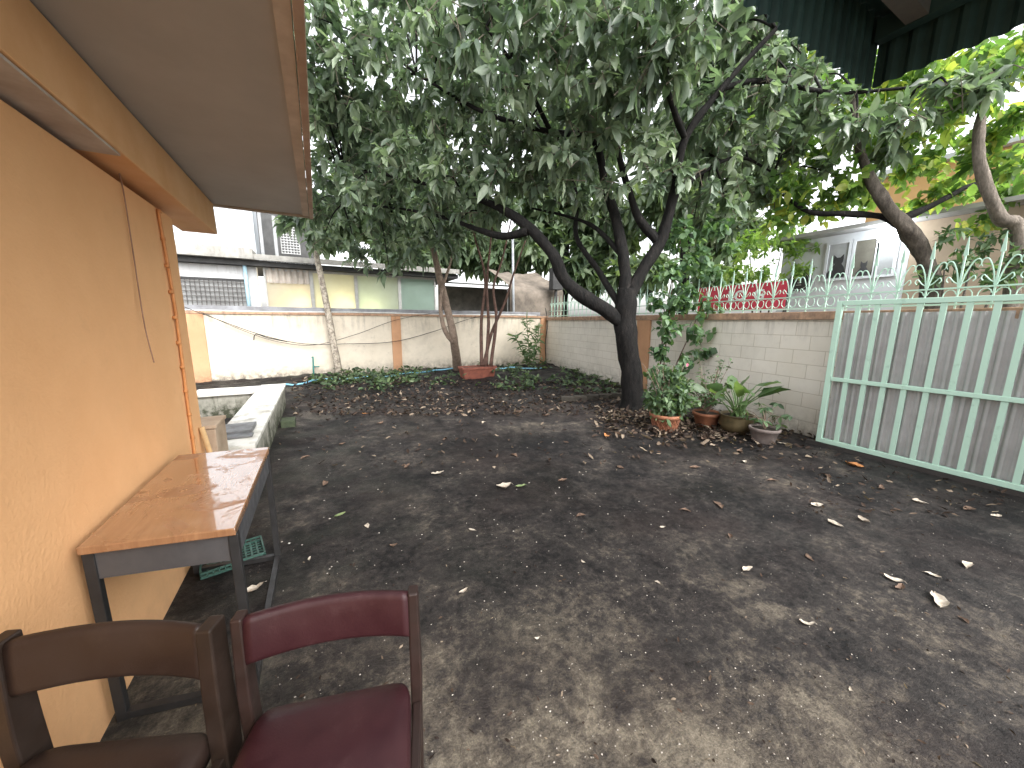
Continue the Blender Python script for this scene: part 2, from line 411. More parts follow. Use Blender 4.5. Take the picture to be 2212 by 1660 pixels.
s = .2
while s < LT-.1:
    yy = -.062; m = MB(); near = s < 5.4
    m.bar((s, yy, -.01), (s, yy, .52), .013, .013)
    m.hexa([(s-.017, yy-.004, .52), (s+.017, yy-.004, .52), (s+.017, yy+.004, .52), (s-.017, yy+.004, .52)],
           [(s-.002, yy-.002, .70), (s+.002, yy-.002, .70), (s+.002, yy+.002, .70), (s-.002, yy+.002, .70)])
    for sg in (-1, 1):
        pts = [Vector((s+sg*.008, yy, .22)), Vector((s+sg*.03, yy, .35)), Vector((s+sg*.07, yy, .46)), Vector((s+sg*.105, yy, .47)), Vector((s+sg*.118, yy, .43)), Vector((s+sg*.105, yy, .40))]
        a, r_ = spline([(p, q) for p, q in zip(pts, (.0065, .0065, .0065, .006, .005, .003))], 4); m.tube(a, r_, 5)
        if near:
            pts = [Vector((s+sg*(.056+.045*math.cos(q)), yy, .13+.062*math.sin(q))) for q in np.linspace(-2.6, 2.9, 12)]
            m.tube(pts, .005, 5)
            pts = [Vector((s+sg*.006, yy, .24)), Vector((s+sg*.045, yy, .27)), Vector((s+sg*.085, yy, .32)), Vector((s+sg*.10, yy, .29)), Vector((s+sg*.085, yy, .265))]
            a, r_ = spline([(p, .005) for p in pts], 4); m.tube(a, r_, 5)
    m.build('picket', m_gr, fn, local=True)
    s += .235
# ------------------------------------------------------------------ gate
g0 = G(1762, 960); g1 = G(2212, 1074); gd = Vector((g1.x-g0.x, g1.y-g0.y, 0)).normalized(); gang = math.atan2(gd.y, gd.x)
gt = thing('metal_gate', 'mint green barred gate backed with grey corrugated sheet', 'gate', (g0.x, g0.y, 0), gang)
GL = 2.9; GH = 1.80
def gb(*a): return MB().box(*a)
gb(0, .055, -.025, .025, .05, GH).build('stile', m_gr, gt, local=True, bevel=.004)
gb(GL-.05, GL, -.025, .025, .05, GH).build('stile', m_gr, gt, local=True, bevel=.004)
gb(.056, GL-.051, -.025, .025, GH-.055, GH).build('rail', m_gr, gt, local=True, bevel=.004)
gb(.056, GL-.051, -.025, .025, .05, .105).build('rail', m_gr, gt, local=True, bevel=.004)
gb(.056, GL-.051, -.028, .024, .84, .885).build('rail', m_gr, gt, local=True, bevel=.004)
x = .2
while x < GL-.1:
    gb(x-.021, x+.021, -.018, .012, .106, .839).add([(x-.021, -.018, .886), (x+.021, -.018, .886), (x+.021, .012, .886), (x-.021, .012, .886), (x-.021, -.018, GH-.056), (x+.021, -.018, GH-.056), (x+.021, .012, GH-.056), (x-.021, .012, GH-.056)],
        [(0,3,2,1),(4,5,6,7),(0,1,5,4),(1,2,6,5),(2,3,7,6),(3,0,4,7)]).build('bar', m_gr, gt, local=True)
    x += .165
m_cor = M('weathered_sheet', (.50, .485, .485), (.39, .375, .375), 2.5, .75, .1)
corr((.06, .045, 0), (GL-.06, .045, 0), .1, GH-.14, .008, .076).build('corrugated_sheet', m_cor, gt, local=True)
tr = thing('gate_track', 'dark steel gate track on the ground under the green gate', 'rail', (g0.x, g0.y, 0), gang)
MB().box(-.1, GL+.2, -.03, .03, -.01, .045).build('track', M('dark_steel', (.05, .045, .042), None, 9, .6), tr, local=True)

# ------------------------------------------------------------------ kerb planter on the left
m_kt = M('kerb_white', (.70, .69, .64), (.36, .34, .29), 5, .8, .2, lo=.34, hi=.54)
m_ks = wall_mat('kerb_side', (.52, .50, .44), (.36, .35, .30), (.06, .065, .042), 0, .45, 1.6)
kb = thing('low_garden_wall', 'low L-shaped white topped wall with mossy sides beyond the table', 'low wall', (-.8, 5.7, 0))
MB().box(-.93, -.62, 3.92, 7.58, -.03, .36).build('base', m_ks, kb)
MB().box(-1.8, -.931, 7.0, 7.45, -.03, .36).build('base', m_ks, kb)
for i, y in enumerate(np.arange(3.9, 7.55, .613)):
    MB().box(-.96, -.59, y, y+.607, .363, .405).build('capping', m_kt, kb, bevel=.005)
MB().box(-1.8, -.962, 6.96, 7.5, .363, .405).build('capping', m_kt, kb, bevel=.005)
tp = G(515, 930, .405)
tag(MB().box(tp.x-.13, tp.x+.14, tp.y-.2, tp.y+.15, .407, .45).box(tp.x-.1, tp.x+.16, tp.y-.33, tp.y-.22, .407, .43).build('metal_plate', M('grey_metal', (.22, .23, .24), (.12, .12, .12), 8, .5, metal=.4), bevel=.006), 'small grey metal plate lying on the white topped low wall', 'metal plate')
tag(MB().box(-.99, -.775, 3.52, 3.85, -.02, .68).box(-1.0, -.765, 3.51, 3.86, .682, .715).build('cement_box', M('box_cement', (.48, .37, .27), (.34, .25, .17), 5, .85), bevel=.008), 'square tan cement box between the orange wall and low white wall', 'box')
tag(MB().box(-.58, -.40, 5.95, 6.2, -.02, .1).build('mossy_brick', M('moss_brick', (.06, .075, .04), (.03, .04, .025), 12, .9, .5), bevel=.012), 'dark mossy brick on the ground against the low wall', 'brick')

# ------------------------------------------------------------------ table
m_blk = M('black_steel', (.030, .029, .030), (.02, .02, .02), 12, .45, .05)
m_apr = M('grey_apron', (.09, .09, .095), (.06, .06, .065), 6, .5, .05)
def wood_mat():
    t = NT('wet_wood'); x, y, z = t.xyz()
    g = t.noise(4, 8, .65, t.comb(t.math('MULTIPLY', x, 14.), t.math('MULTIPLY', y, 1.1), 0.), .4)
    col = t.ramp(g, [(.3, (.25, .12, .058)), (.55, (.32, .165, .082)), (.75, (.37, .20, .105))])
    col = t.mix(t.maprange(t.noise(5, 5), .5, .7, 0, .35), col, (.46, .32, .22))
    wet = t.maprange(t.noise(4.5, 6, .65, dist=1.0), .40, .46)
    t.L(wet, t.p.inputs['Coat Weight']); t.p.inputs['Coat Roughness'].default_value = .03; t.p.inputs['Coat IOR'].default_value = 1.9
    t.bump(t.noise(5, 3), .03, .01)
    return t.set(col, t.maprange(wet, 0, 1, .42, .2), 0, .5)
TZ = .75
nl = Vector((-.795, 1.70, 0)); nr = Vector((-.335, 1.60, 0)); fr = Vector((-.325, 2.61, 0)); fl = Vector((-.775, 2.68, 0))
tb = thing('side_table', 'brown topped black steel frame table against the orange wall', 'table', (-.56, 2.15, 0))
Zv = lambda p, z: Vector((p.x, p.y, z))
MB().hexa([Zv(p, TZ-.03) for p in (nl, nr, fr, fl)], [Zv(p, TZ) for p in (nl, nr, fr, fl)]).build('tabletop', wood_mat(), tb, bevel=.004)
cen = (nl+nr+fr+fl)/4
ins = [p+(cen-p).normalized()*.035 for p in (nl, nr, fr, fl)]
for p in ins: MB().bar(Zv(p, .0), Zv(p, TZ-.032), .032, .032).build('leg', m_blk, tb, bevel=.003)
def between(p, q, z, hgt, wd, nm, mt):
    d = (q-p).normalized()*.018; MB().bar(Zv(p+d, z), Zv(q-d, z), wd, hgt).build(nm, mt, tb)
for i in range(4): between(ins[i], ins[(i+1) % 4], TZ-.088, .11, .014, 'apron', m_apr)
for i in (0, 1, 2): between(ins[i], ins[(i+1) % 4], .02, .03, .028, 'foot_rail', m_blk)
m_gb = M('green_plastic', (.06, .14, .115), (.04, .095, .078), 8, .5, .05)
kp = G(505, 1208)
bk = thing('plastic_basket', 'shallow dull teal plastic mesh tray on the ground under the table', 'basket', (kp.x, kp.y, 0), R(12))
m = MB(); a, b_ = .16, .12
for i in range(11):
    x = -a+2*a*i/10; m.box(x-.005, x+.005, -b_, b_, .012, .018)
for i in range(8):
    y = -b_+2*b_*i/7; m.box(-a, a, y-.005, y+.005, .005, .011)
m.build('mesh_base', m_gb, bk, local=True)
m = MB()
for (p, q) in (((-a, -b_), (a, -b_)), ((a, -b_), (a, b_)), ((a, b_), (-a, b_)), ((-a, b_), (-a, -b_))):
    for z in (.016, .04): m.bar((*p, z), (*q, z), .008, .01)
    for i in range(12):
        t_ = i/11; c = (p[0]+(q[0]-p[0])*t_, p[1]+(q[1]-p[1])*t_); m.bar((*c, .005), (*c, .045), .006, .008)
m.build('mesh_side', m_gb, bk, local=True)

# ------------------------------------------------------------------ chairs
TOP = .785
def chair(label, mid, rz, hw, wood, vinyl, pw, SZ, zh):
    off = Vector((-math.sin(rz)*.255, math.cos(rz)*.255, 0))
    t = thing('dining_chair', label, 'chair', (mid[0]-off.x, mid[1]-off.y, 0), rz)
    for sg in (-1, 1):
        pts = [(Vector((sg*hw*.97, .285, 0)), pw*.85), (Vector((sg*hw*.98, .258, .32)), pw), (Vector((sg*hw, .252, SZ)), pw*1.05), (Vector((sg*hw, .252, .62)), pw), (Vector((sg*hw, .258, TOP+.005)), pw*.9)]
        a, r_ = spline(pts, 5); m = MB(); vs = []; fs = []
        for i, (p, q) in enumerate(zip(a, r_)):
            vs += [p+Vector((-q*.5, -q*.75, 0)), p+Vector((q*.5, -q*.75, 0)), p+Vector((q*.5, q*.75, 0)), p+Vector((-q*.5, q*.75, 0))]
            if i:
                for k in range(4): fs.append((4*i-4+k, 4*i-4+(k+1) % 4, 4*i+(k+1) % 4, 4*i+k))
        n = len(vs); fs += [(3, 2, 1, 0), (n-4, n-3, n-2, n-1)]
        m.add(vs, fs).build('post', wood, t, local=True, bevel=.005)
        MB().hexa([(sg*hw-.017, -.235, 0), (sg*hw+.017, -.235, 0), (sg*hw+.017, -.20, 0), (sg*hw-.017, -.20, 0)], [(sg*hw-.02, -.245, SZ-.066), (sg*hw+.02, -.245, SZ-.066), (sg*hw+.02, -.20, SZ-.066), (sg*hw-.02, -.20, SZ-.066)]).build('leg', wood, t, local=True, bevel=.005)
        MB().box(sg*hw-.012, sg*hw+.012, -.198, .23, SZ-.12, SZ-.066).build('side_rail', wood, t, local=True, bevel=.004)
    vs = []; fs = []; nu, nv = 22, 14; zc = TOP-zh
    ring = [(math.cos(q), math.sin(q)) for q in np.linspace(0, 2*math.pi, nv, endpoint=False)]
    for i in range(nu+1):
        s = -1+2*i/nu; x = s*(hw-pw*.45); bow = .026*(1-s*s); top = .004*(1-s*s)
        for (cx, cz) in ring:
            sx = math.copysign(abs(cx)**.6, cx); sz = math.copysign(abs(cz)**.35, cz)
            z = zc+top+sz*zh
            vs.append((x, .250+bow+(z-zc)*.08+sx*.015, z))
    for i in range(nu):
        for k in range(nv): fs.append((i*nv+k, i*nv+(k+1) % nv, (i+1)*nv+(k+1) % nv, (i+1)*nv+k))
    fs += [tuple(range(nv-1, -1, -1)), tuple(nu*nv+k for k in range(nv))]
    MB().add(vs, fs).build('backrest', vinyl, t, local=True, smooth=True)
    vs = []; fs = []; n = 60
    lay = [(.0, -.065), (1., -.065), (1.0, -.04), (.985, -.02), (.95, -.01), (.8, -.004), (.4, 0.), (0.0, .001)]
    for (k_, z) in lay:
        for i in range(n):
            q = 2*math.pi*i/n; c_, s_ = math.cos(q), math.sin(q)
            px = math.copysign(abs(c_)**.18, c_); py = math.copysign(abs(s_)**.18, s_)
            wx = (hw-pw*.52)*(1.04-.04*py)
            vs.append((px*wx*k_, (py*.262)*k_, SZ+z))
    for j in range(len(lay)-1):
        for i in range(n): fs.append((j*n+i, j*n+(i+1) % n, (j+1)*n+(i+1) % n, (j+1)*n+i))
    MB().add(vs, fs).build('seat', vinyl, t, local=True, smooth=True)
    MB().box(-hw+.02, hw-.02, -.235, -.21, SZ-.12, SZ-.067).build('front_rail', wood, t, local=True)
    return t
def vinyl(name, c1, c2, worn):
    t = NT(name); n = t.noise(7, 7, .7)
    col = t.ramp(n, [(.35, c2), (.65, c1)])
    col = t.mix(t.maprange(t.noise(9, 8, .75), .54, .70, 0, .5), col, worn)
    col = t.mix(t.maprange(t.noise(22, 9, .8), .65, .70, 0, .6), col, tuple(x*2+.05 for x in worn))
    t.bump(t.noise(160, 3), .15, .003)
    return t.set(col, t.maprange(n, .3, .7, .36, .6), 0, .4)
rc0, rc1 = DP(515, 1340, .918), DP(893, 1280, 1.01)
lc0, lc1 = DP(5, 1393, .848), DP(450, 1360, .894)
m_dw = M('dark_wood', (.026, .014, .012), (.016, .009, .007), 9, .45, .08)
m_dw2 = M('dark_brown_wood', (.026, .016, .012), (.016, .010, .007), 9, .45, .08)
chair('maroon vinyl dining chair facing the camera, right of the two chairs', ((rc0.x+rc1.x)/2, (rc0.y+rc1.y)/2), math.atan2(rc1.y-rc0.y, rc1.x-rc0.x), .214, m_dw, vinyl('maroon_vinyl', (.033, .008, .0105), (.023, .0055, .008), (.058, .028, .03)), .030, .515, .064)
chair('dark brown dining chair beside the orange wall, left of the two chairs', ((lc0.x+lc1.x)/2, (lc0.y+lc1.y)/2), math.atan2(lc1.y-lc0.y, lc1.x-lc0.x), .228, m_dw2, vinyl('brown_vinyl', (.028, .0165, .0125), (.020, .011, .0085), (.045, .029, .022)), .040, .490, .070)

# ------------------------------------------------------------------ mango tree
m_bark = bark('black_bark', (.006, .006, .006), (.014, .0125, .0118), (.05, .043, .038))
m_leaf = leaf_mat('tree_leaf', (.085, .122, .086), (.185, .245, .165), (.32, .38, .265), .34, .34, .65, (1.35, 1.6, .95))
tb_ = G(1365, 882)
mt = thing('mango_tree', 'broad black trunked leafy tree spreading over the whole yard', 'tree', tb_)
def limb(pl, sub=6, k=1., kd=1.): return spline([(DP(u, v, t*kd), r*k) for (u, v, t, r) in pl], sub)
tk = [(tb_+Vector((0, 0, -.08)), .27), (tb_+Vector((0, 0, .1)), .215), (DP(1362, 800, 6.45), .185), (DP(1352, 720, 6.35), .18), (DP(1352, 665, 6.3), .185), (DP(1356, 625, 6.28), .14)]
a, r_ = spline(tk, 6); MB().tube(a, r_, 16, .25).build('trunk', m_bark, mt, smooth=True)
limbs = [
 [(1352, 705, 6.33, .13), (1310, 672, 6.28, .15), (1225, 612, 6.2, .125), (1192, 545, 6.1, .115), (1130, 482, 6.2, .095), (1060, 440, 6.5, .07), (930, 400, 7, .045), (800, 370, 7.5, .03), (700, 350, 7.8, .02)],
 [(1140, 500, 6.15, .085), (1085, 510, 6.4, .07), (1030, 495, 6.7, .055), (960, 470, 7.2, .04), (860, 450, 7.8, .028), (740, 440, 8.2, .02)],
 [(1352, 650, 6.3, .14), (1350, 580, 6.3, .125), (1332, 480, 6.4, .105), (1308, 400, 6.5, .085), (1280, 300, 6.3, .065), (1190, 285, 6, .05), (1050, 245, 6, .04), (900, 160, 6.1, .025)],
 [(1354, 655, 6.3, .14), (1385, 590, 6.25, .125), (1425, 525, 6.2, .115), (1455, 420, 6.0, .09), (1480, 300, 5.7, .072), (1560, 190, 5.5, .055), (1650, 90, 5.3, .04), (1720, 20, 5.1, .02)],
 [(1422, 522, 6.2, .09), (1382, 475, 6.15, .08), (1358, 410, 6.1, .065), (1335, 320, 5.9, .05), (1330, 200, 5.4, .035), (1300, 60, 4.8, .02)],
 [(1338, 660, 6.35, .075), (1290, 580, 6.7, .062), (1245, 510, 7, .052), (1240, 400, 7.2, .04), (1150, 250, 7.3, .025)],
 [(1350, 560, 6.3, .06), (1290, 495, 6.6, .045), (1235, 470, 6.9, .035), (1150, 450, 7.2, .02)],
 [(1560, 190, 5.5, .05), (1650, 175, 5.6, .045), (1800, 200, 5.8, .035), (1950, 190, 5.6, .025), (2120, 170, 5.3, .015)],
 [(1455, 420, 6.0, .06), (1520, 370, 6.2, .045), (1600, 340, 6.4, .03), (1680, 380, 6.7, .018)],
 [(1480, 300, 5.7, .06), (1440, 180, 5.2, .045), (1460, 60, 4.7, .03), (1500, -60, 4.4, .018)],
 [(1190, 285, 6, .045), (1130, 170, 5.4, .035), (1050, 60, 5, .02)],
]
lpts = []
for pl in limbs:
    a, r_ = limb(pl, 6, .86); lpts += a[4:]; MB().tube(a, r_, 10, .25).build('branch', m_bark, mt, smooth=True)
cl = [(690, 40, 6.0, 1.0), (660, 150, 6.3, .8), (690, 260, 7, .9), (720, 220, 7, 1.0), (760, 340, 8, 1.2), (690, 430, 8.6, .8), (850, 200, 6.5, 1.2), (860, 410, 8, 1.1), (800, 500, 8.6, .7), (880, 535, 8.6, .6), (770, 545, 8.8, .5), (950, 520, 8.2, .55), (700, 510, 8.8, .5), (840, 575, 8.6, .35), (1000, 500, 7.8, .4),
      (960, 380, 6.2, .5), (860, 350, 6.4, .55), (1060, 390, 6, .45), (760, 400, 7, .5), (930, 440, 6.6, .4), (1010, 440, 6.3, .3),
      (950, 60, 5.5, 1.1), (1000, 300, 6.8, 1.1), (970, 430, 7.5, .75), (1050, 460, 7.4, .5), (1120, 100, 5, 1.1), (1130, 300, 6.2, .95), (1190, 380, 6.4, .65), (1080, 380, 7, .7),
      (1300, 60, 4.6, 1.0), (1320, 220, 5.5, .9), (1400, 130, 5, .9), (1480, 40, 4.5, .8), (1520, 250, 6, .75), (1530, 400, 6.4, .65), (1600, 320, 6.5, .7), (1570, 480, 6.6, .5), (1500, 470, 6.8, .4), (1310, 400, 5.8, .4), (1400, 330, 5.5, .45), (1230, 340, 5.6, .4),
      (1640, 200, 5.7, .7), (1700, 330, 6.5, .55), (1760, 230, 6, .6), (1850, 280, 5.7, .5), (2050, 190, 5.2, .45), (2160, 170, 5.0, .45), (1930, 330, 6, .4), (1640, 420, 7, .55), (1780, 370, 6.6, .4), (1960, 240, 5.4, .4), (1720, 150, 5.6, .4),
      (1580, 60, 6, .7), (1640, 110, 6.6, .7), (1560, 140, 6.6, .7), (1700, 90, 6.6, .6), (1780, 160, 6.8, .55), (1560, -40, 5.4, .8), (1700, 230, 7, .6), (1540, 330, 7.4, .7),
      (860, 20, 7.5, 1.2), (1050, 180, 7.5, 1.4), (1250, 150, 7, 1.4), (1420, 300, 7.3, .9), (1260, 330, 7.2, .9), (820, 300, 9, 1.2), (1380, -60, 5, 1.1), (1150, -80, 5, 1.1), (900, -80, 6, 1.1), (1480, 200, 7, .8), (1620, 60, 6, .5), (1250, 440, 7.2, .5), (1430, 390, 5.9, .4), (1330, 450, 7.2, .4)]
clumps = [(DP(u, v, t), r) for u, v, t, r in cl]
for c, r in clumps:
    q = min(lpts, key=lambda p: (p-c).length)
    a, r_ = spline([(q, .022), (q.lerp(c, .5)+Vector((0, 0, .12)), .015), (c, .008)], 4)
    MB().tube(a, r_, 5).build('side_branch', m_bark, mt, smooth=True)
P, D_, L_, Wd, T, tw = whorls(clumps, 54, Lr=(.14, .28), wr=(.36, .48), down=.3)
twigmesh(tw).build('twigs', M('twig_bark', (.17, .15, .11), (.08, .07, .055), 12, .8), mt)
leaves('crown', P, D_, L_, Wd, T, m_leaf, mt, .45, .45, 'lance', .06)

# ------------------------------------------------------------------ slim trees along the back wall
m_pale = M('pale_bark', (.50, .44, .36), (.19, .16, .13), 16, .85, .5, lo=.4, hi=.58)
m_tan = M('tan_bark', (.29, .22, .17), (.15, .11, .085), 10, .85, .5)
m_red = M('reddish_bark', (.15, .085, .065), (.08, .045, .035), 10, .8, .4)
b0 = G(735, 815)
t = thing('slim_tree', 'slim pale speckled trunk leaning left before the back wall', 'tree', b0)
dd = 9.6
a, r_ = spline([(b0+Vector((0, 0, -.05)), .10), (DP(722, 750, dd), .085), (DP(700, 630, dd-.1), .075), (DP(672, 500, dd-.3), .06), (DP(655, 420, dd-.4), .04)], 6)
MB().tube(a, r_, 12, .15).build('trunk', m_pale, t, smooth=True)
P, D_, L_, Wd, T, tw = whorls([(DP(650, 455, 9.2), .55), (DP(690, 440, 9.2), .5), (DP(620, 480, 9.2), .3)], 70, Lr=(.22, .36), wr=(.32, .42), down=.9)
leaves('crown', P, D_, L_, Wd, T, m_leaf, t, .3, .6)
b0 = G(990, 803); dd = 9.9
t = thing('forked_tree', 'tan trunked small tree with a strapped fork beside the red trough', 'tree', b0)
a, r_ = spline([(b0+Vector((0, 0, -.05)), .14), (DP(980, 730, dd), .11), (DP(965, 660, dd), .10), (DP(945, 580, dd), .09), (DP(930, 500, dd-.2), .06)], 6)
MB().tube(a, r_, 12, .2).build('trunk', m_tan, t, smooth=True)
a, r_ = spline([(DP(978, 740, dd), .06), (DP(958, 705, dd-.15), .06), (DP(952, 640, dd-.15), .045), (DP(975, 560, dd-.1), .03), (DP(985, 480, dd-.1), .02)], 6)
MB().tube(a, r_, 10, .2).build('branch', m_tan, t, smooth=True)
P, D_, L_, Wd, T, tw = whorls([(DP(930, 490, 9.6), .6), (DP(985, 480, 9.6), .5), (DP(880, 540, 9.6), .35)], 70, wr=(.32, .42))
leaves('crown', P, D_, L_, Wd, T, m_leaf, t, .3, .5)
b0 = G(1037, 822)
t = thing('planted_trough', 'red brown rectangular trough planted with tall bare stems', 'planter', b0)
m_tr = M('red_plastic', (.26, .085, .055), (.15, .05, .035), 6, .6)
x0, x1, yy0, yy1 = b0.x-.46, b0.x+.46, b0.y, b0.y+.36
MB().hexa([(x0+.05, yy0+.04, 0), (x1-.05, yy0+.04, 0), (x1-.05, yy1-.04, 0), (x0+.05, yy1-.04, 0)], [(x0, yy0, .30), (x1, yy0, .30), (x1, yy1, .30), (x0, yy1, .30)]).build('trough', m_tr, t, bevel=.01)
m = MB(); m.box(x0-.02, x1+.02, yy0-.02, yy0+.03, .302, .36).box(x0-.02, x1+.02, yy1-.03, yy1+.02, .302, .36).box(x0-.02, x0+.03, yy0+.031, yy1-.031, .302, .36).box(x1-.03, x1+.02, yy0+.031, yy1-.031, .302, .36)
m.build('rim', m_tr, t)
MB().box(x0+.031, x1-.031, yy0+.031, yy1-.031, .301, .33).build('soil', M('soil', (.05, .038, .03), None, 20, .95, .6), t)
ddt = (b0-C0).dot(fw)+.1
stems = [[(1040, 790), (1040, 690), (1048, 600), (1025, 510), (1015, 440)], [(1050, 790), (1055, 700), (1052, 610), (1060, 520), (1070, 420)], [(1060, 790), (1072, 690), (1066, 620), (1085, 560), (1105, 470)], [(1045, 790), (1062, 720), (1092, 650), (1110, 590), (1135, 520)]]
for st in stems:
    a, r_ = spline([(DP(u, v, ddt+random.uniform(-.05, .05)), .05*(1-.17*i)) for i, (u, v) in enumerate(st)], 6); MB().tube(a, r_, 9, .2).build('stem', m_red, t, smooth=True)
P, D_, L_, Wd, T, tw = whorls([(DP(1030, 440, 9.8), .5), (DP(1090, 440, 9.8), .55), (DP(1140, 500, 9.8), .35), (DP(1060, 500, 9.8), .4)], 60, wr=(.32, .42))
leaves('foliage', P, D_, L_, Wd, T, m_leaf, t, .3, .5)

# ------------------------------------------------------------------ climbing shrub by the trunk
m_shr = leaf_mat('shrub_leaf', (.055, .11, .058), (.12, .21, .105), (.21, .32, .17), .45, .38)
b0 = G(1425, 880)
t = thing('lobed_leaf_shrub', 'tall green lobed-leaf shrub growing right of the black trunk', 'shrub', b0)
dsh = (b0-C0).dot(fw)
m = MB()
for st in ([(1425, 880), (1435, 780), (1445, 680), (1460, 560)], [(1425, 880), (1455, 800), (1500, 700), (1530, 620)], [(1420, 880), (1435, 700), (1470, 520), (1500, 450)]):
    a, r_ = spline([(DP(u, v, dsh-.15*i*.5), .014*(1-.2*i)) for i, (u, v) in enumerate(st)], 5); m.tube(a, r_, 6)
m.build('stems', m_red, t, smooth=True)
P, D_, L_, Wd, T, tw = whorls([(DP(1455, 500, dsh-.3), .36), (DP(1505, 560, dsh-.3), .36), (DP(1450, 590, dsh-.3), .30), (DP(1475, 640, dsh-.3), .34), (DP(1530, 660, dsh-.25), .24), (DP(1445, 700, dsh-.25), .28), (DP(1500, 720, dsh-.2), .24), (DP(1430, 760, dsh-.25), .24), (DP(1480, 780, dsh-.2), .24), (DP(1415, 815, dsh-.2), .2), (DP(1545, 590, dsh-.2), .24), (DP(1535, 490, dsh-.25), .3), (DP(1425, 650, dsh-.3), .2), (DP(1575, 540, dsh-.2), .2), (DP(1525, 760, dsh-.2), .15)], 260, lf=(4, 7), Lr=(.08, .14), wr=(.7, .95), down=.6, twig=.1, zs=1)
leaves('foliage', P, D_, L_, Wd, T, m_shr, t, .2, .4, 'broad')

# ------------------------------------------------------------------ pots by the wall
m_ter = M('terracotta', (.36, .15, .08), (.22, .09, .055), 8, .75, .2)
m_oli = M('olive_glaze', (.15, .115, .06), (.07, .055, .03), 7, .35, .1)
m_gry = M('grey_clay', (.24, .20, .185), (.15, .12, .11), 8, .8, .2)
m_soil = M('pot_soil', (.045, .035, .028), None, 25, .95, .6)
def pot(u, v, r, h, mat, label, belly=False, ribs=False):
    p = G(u, v); p.z = 0
    p = p+Vector((fw.x, fw.y, 0)).normalized()*r*.75
    t = thing('potted_plant', label, 'potted plant', p)
    if belly: pr = [(0, 0), (r*.6, 0), (r*.85, h*.25), (r, h*.55), (r*.9, h*.85), (r*.95, h*.95), (r*1.02, h), (r*.92, h*1.0), (r*.85, h*.88)]
    else: pr = [(0, 0), (r*.70, 0), (r*.74, h*.1), (r*.93, h*.78), (r*1.03, h*.8), (r*1.06, h*.98), (r*1.02, h), (r*.92, h), (r*.88, h*.85)]
    pm = MB().lathe(pr, p, 28)
    if ribs:
        for i in range(18):
            an = 2*math.pi*i/18
            for sg in (-1, 1):
                q = [p+Vector(((r*(.76+.15*k/4)+.004)*math.cos(an+sg*.09*k), (r*(.76+.15*k/4)+.004)*math.sin(an+sg*.09*k), h*(.16+.56*k/4))) for k in range(5)]
                pm.tube(q, .006, 4)
    po = pm.build('pot', mat, t, smooth=True)
    MB().lathe([(0, h*.9), (r*.87, h*.88)], p, 24).build('soil', m_soil, po)
    return t, p+Vector((0, 0, h*.88))
m_her = leaf_mat('herb_leaf', (.05, .09, .046), (.10, .17, .082), (.18, .26, .14), .5, .35)
t, q = pot(1445, 936, .21, .25, m_ter, 'patterned terracotta pot with a bushy small-leaved plant in flower', ribs=True)
m = MB()
for i in range(22):
    e = q+Vector((random.gauss(0, .24), random.gauss(0, .18), random.uniform(.25, .8))); a, r_ = spline([(q+Vector((random.gauss(0, .05), random.gauss(0, .05), 0)), .006), (q.lerp(e, .5)+Vector((0, 0, .06)), .005), (e, .003)], 4); m.tube(a, r_, 5)
m.build('stems', m_tan, t)
P, D_, L_, Wd, T, tw = whorls([(q+Vector((0, 0, .12)), .32), (q+Vector((-.1, 0, .32)), .30), (q+Vector((.12, -.05, .42)), .30), (q+Vector((0, 0, .62)), .24), (q+Vector((.22, -.12, .25)), .24)], 620, lf=(4, 7), Lr=(.06, .11), wr=(.42, .58), twig=.06)
leaves('foliage', P, D_, L_, Wd, T, m_her, t, .2, .3)
m_pk = M('pink_petal', (.62, .16, .26), (.5, .1, .18), 20, .6, 0)
for (du, dv) in ((1484, 788),):
    c = DP(du, dv, (q-C0).dot(fw)-.2); m = MB()
    for i in range(5):
        an = i*1.2566; n_ = Vector((math.cos(an), -.25, math.sin(an))); s_ = Vector((-math.sin(an), 0, math.cos(an)))
        m.add([c, c+n_*.018+s_*.012, c+n_*.03, c+n_*.018-s_*.012], [(0, 1, 2, 3)])
    m.build('flower', m_pk, t)
t, q = pot(1535, 926, .19, .22, m_ter, 'plain terracotta pot with sparse twiggy plant, second from the trunk')
m = MB(); P = []; D_ = []
for i in range(34):
    e = q+Vector((random.gauss(.0, .24), random.gauss(0, .16), random.uniform(.3, .85))); a, r_ = spline([(q, .006), (q.lerp(e, .5)+Vector((0, 0, .05)), .005), (e, .002)], 4); m.tube(a, r_, 5)
    for s_ in np.linspace(.3, 1, 10): P.append(q.lerp(e, s_)+Vector((random.gauss(0, .03), random.gauss(0, .03), .03))); D_.append((random.gauss(0, 1), random.gauss(0, 1), random.uniform(-.2, .7)))
m.build('stems', m_tan, t)
leaves('foliage', P, D_, rng.uniform(.05, .1, len(P)), .03, rng.random(len(P)), m_her, t)
t, q = pot(1603, 942, .22, .27, m_oli, 'olive glazed jar with large broad upright leaves', True)
P = []; D_ = []; L_ = []; m = MB()
for i in range(20):
    an = i*2.4+.4; tl = random.uniform(.25, 1.3); d = Vector((math.cos(an)*tl, math.sin(an)*tl, 1.0)).normalized(); e = q+d*random.uniform(.22, .52)
    a, r_ = spline([(q+Vector((random.gauss(0, .04), random.gauss(0, .04), -.02)), .011), (q.lerp(e, .5)+Vector((0, 0, .04)), .009), (e, .006)], 4); m.tube(a, r_, 6)
    P.append(e); D_.append(d+Vector((math.cos(an), math.sin(an), 0))*.7+Vector((random.gauss(0, .3), random.gauss(0, .3), random.uniform(-.4, .3)))); L_.append(random.uniform(.28, .46))
m.build('stalks', M('stalk_green', (.12, .2, .07), None, 9, .5), t)
m_can = leaf_mat('canna_leaf', (.06, .11, .045), (.11, .19, .075), (.19, .28, .12), .4, .3)
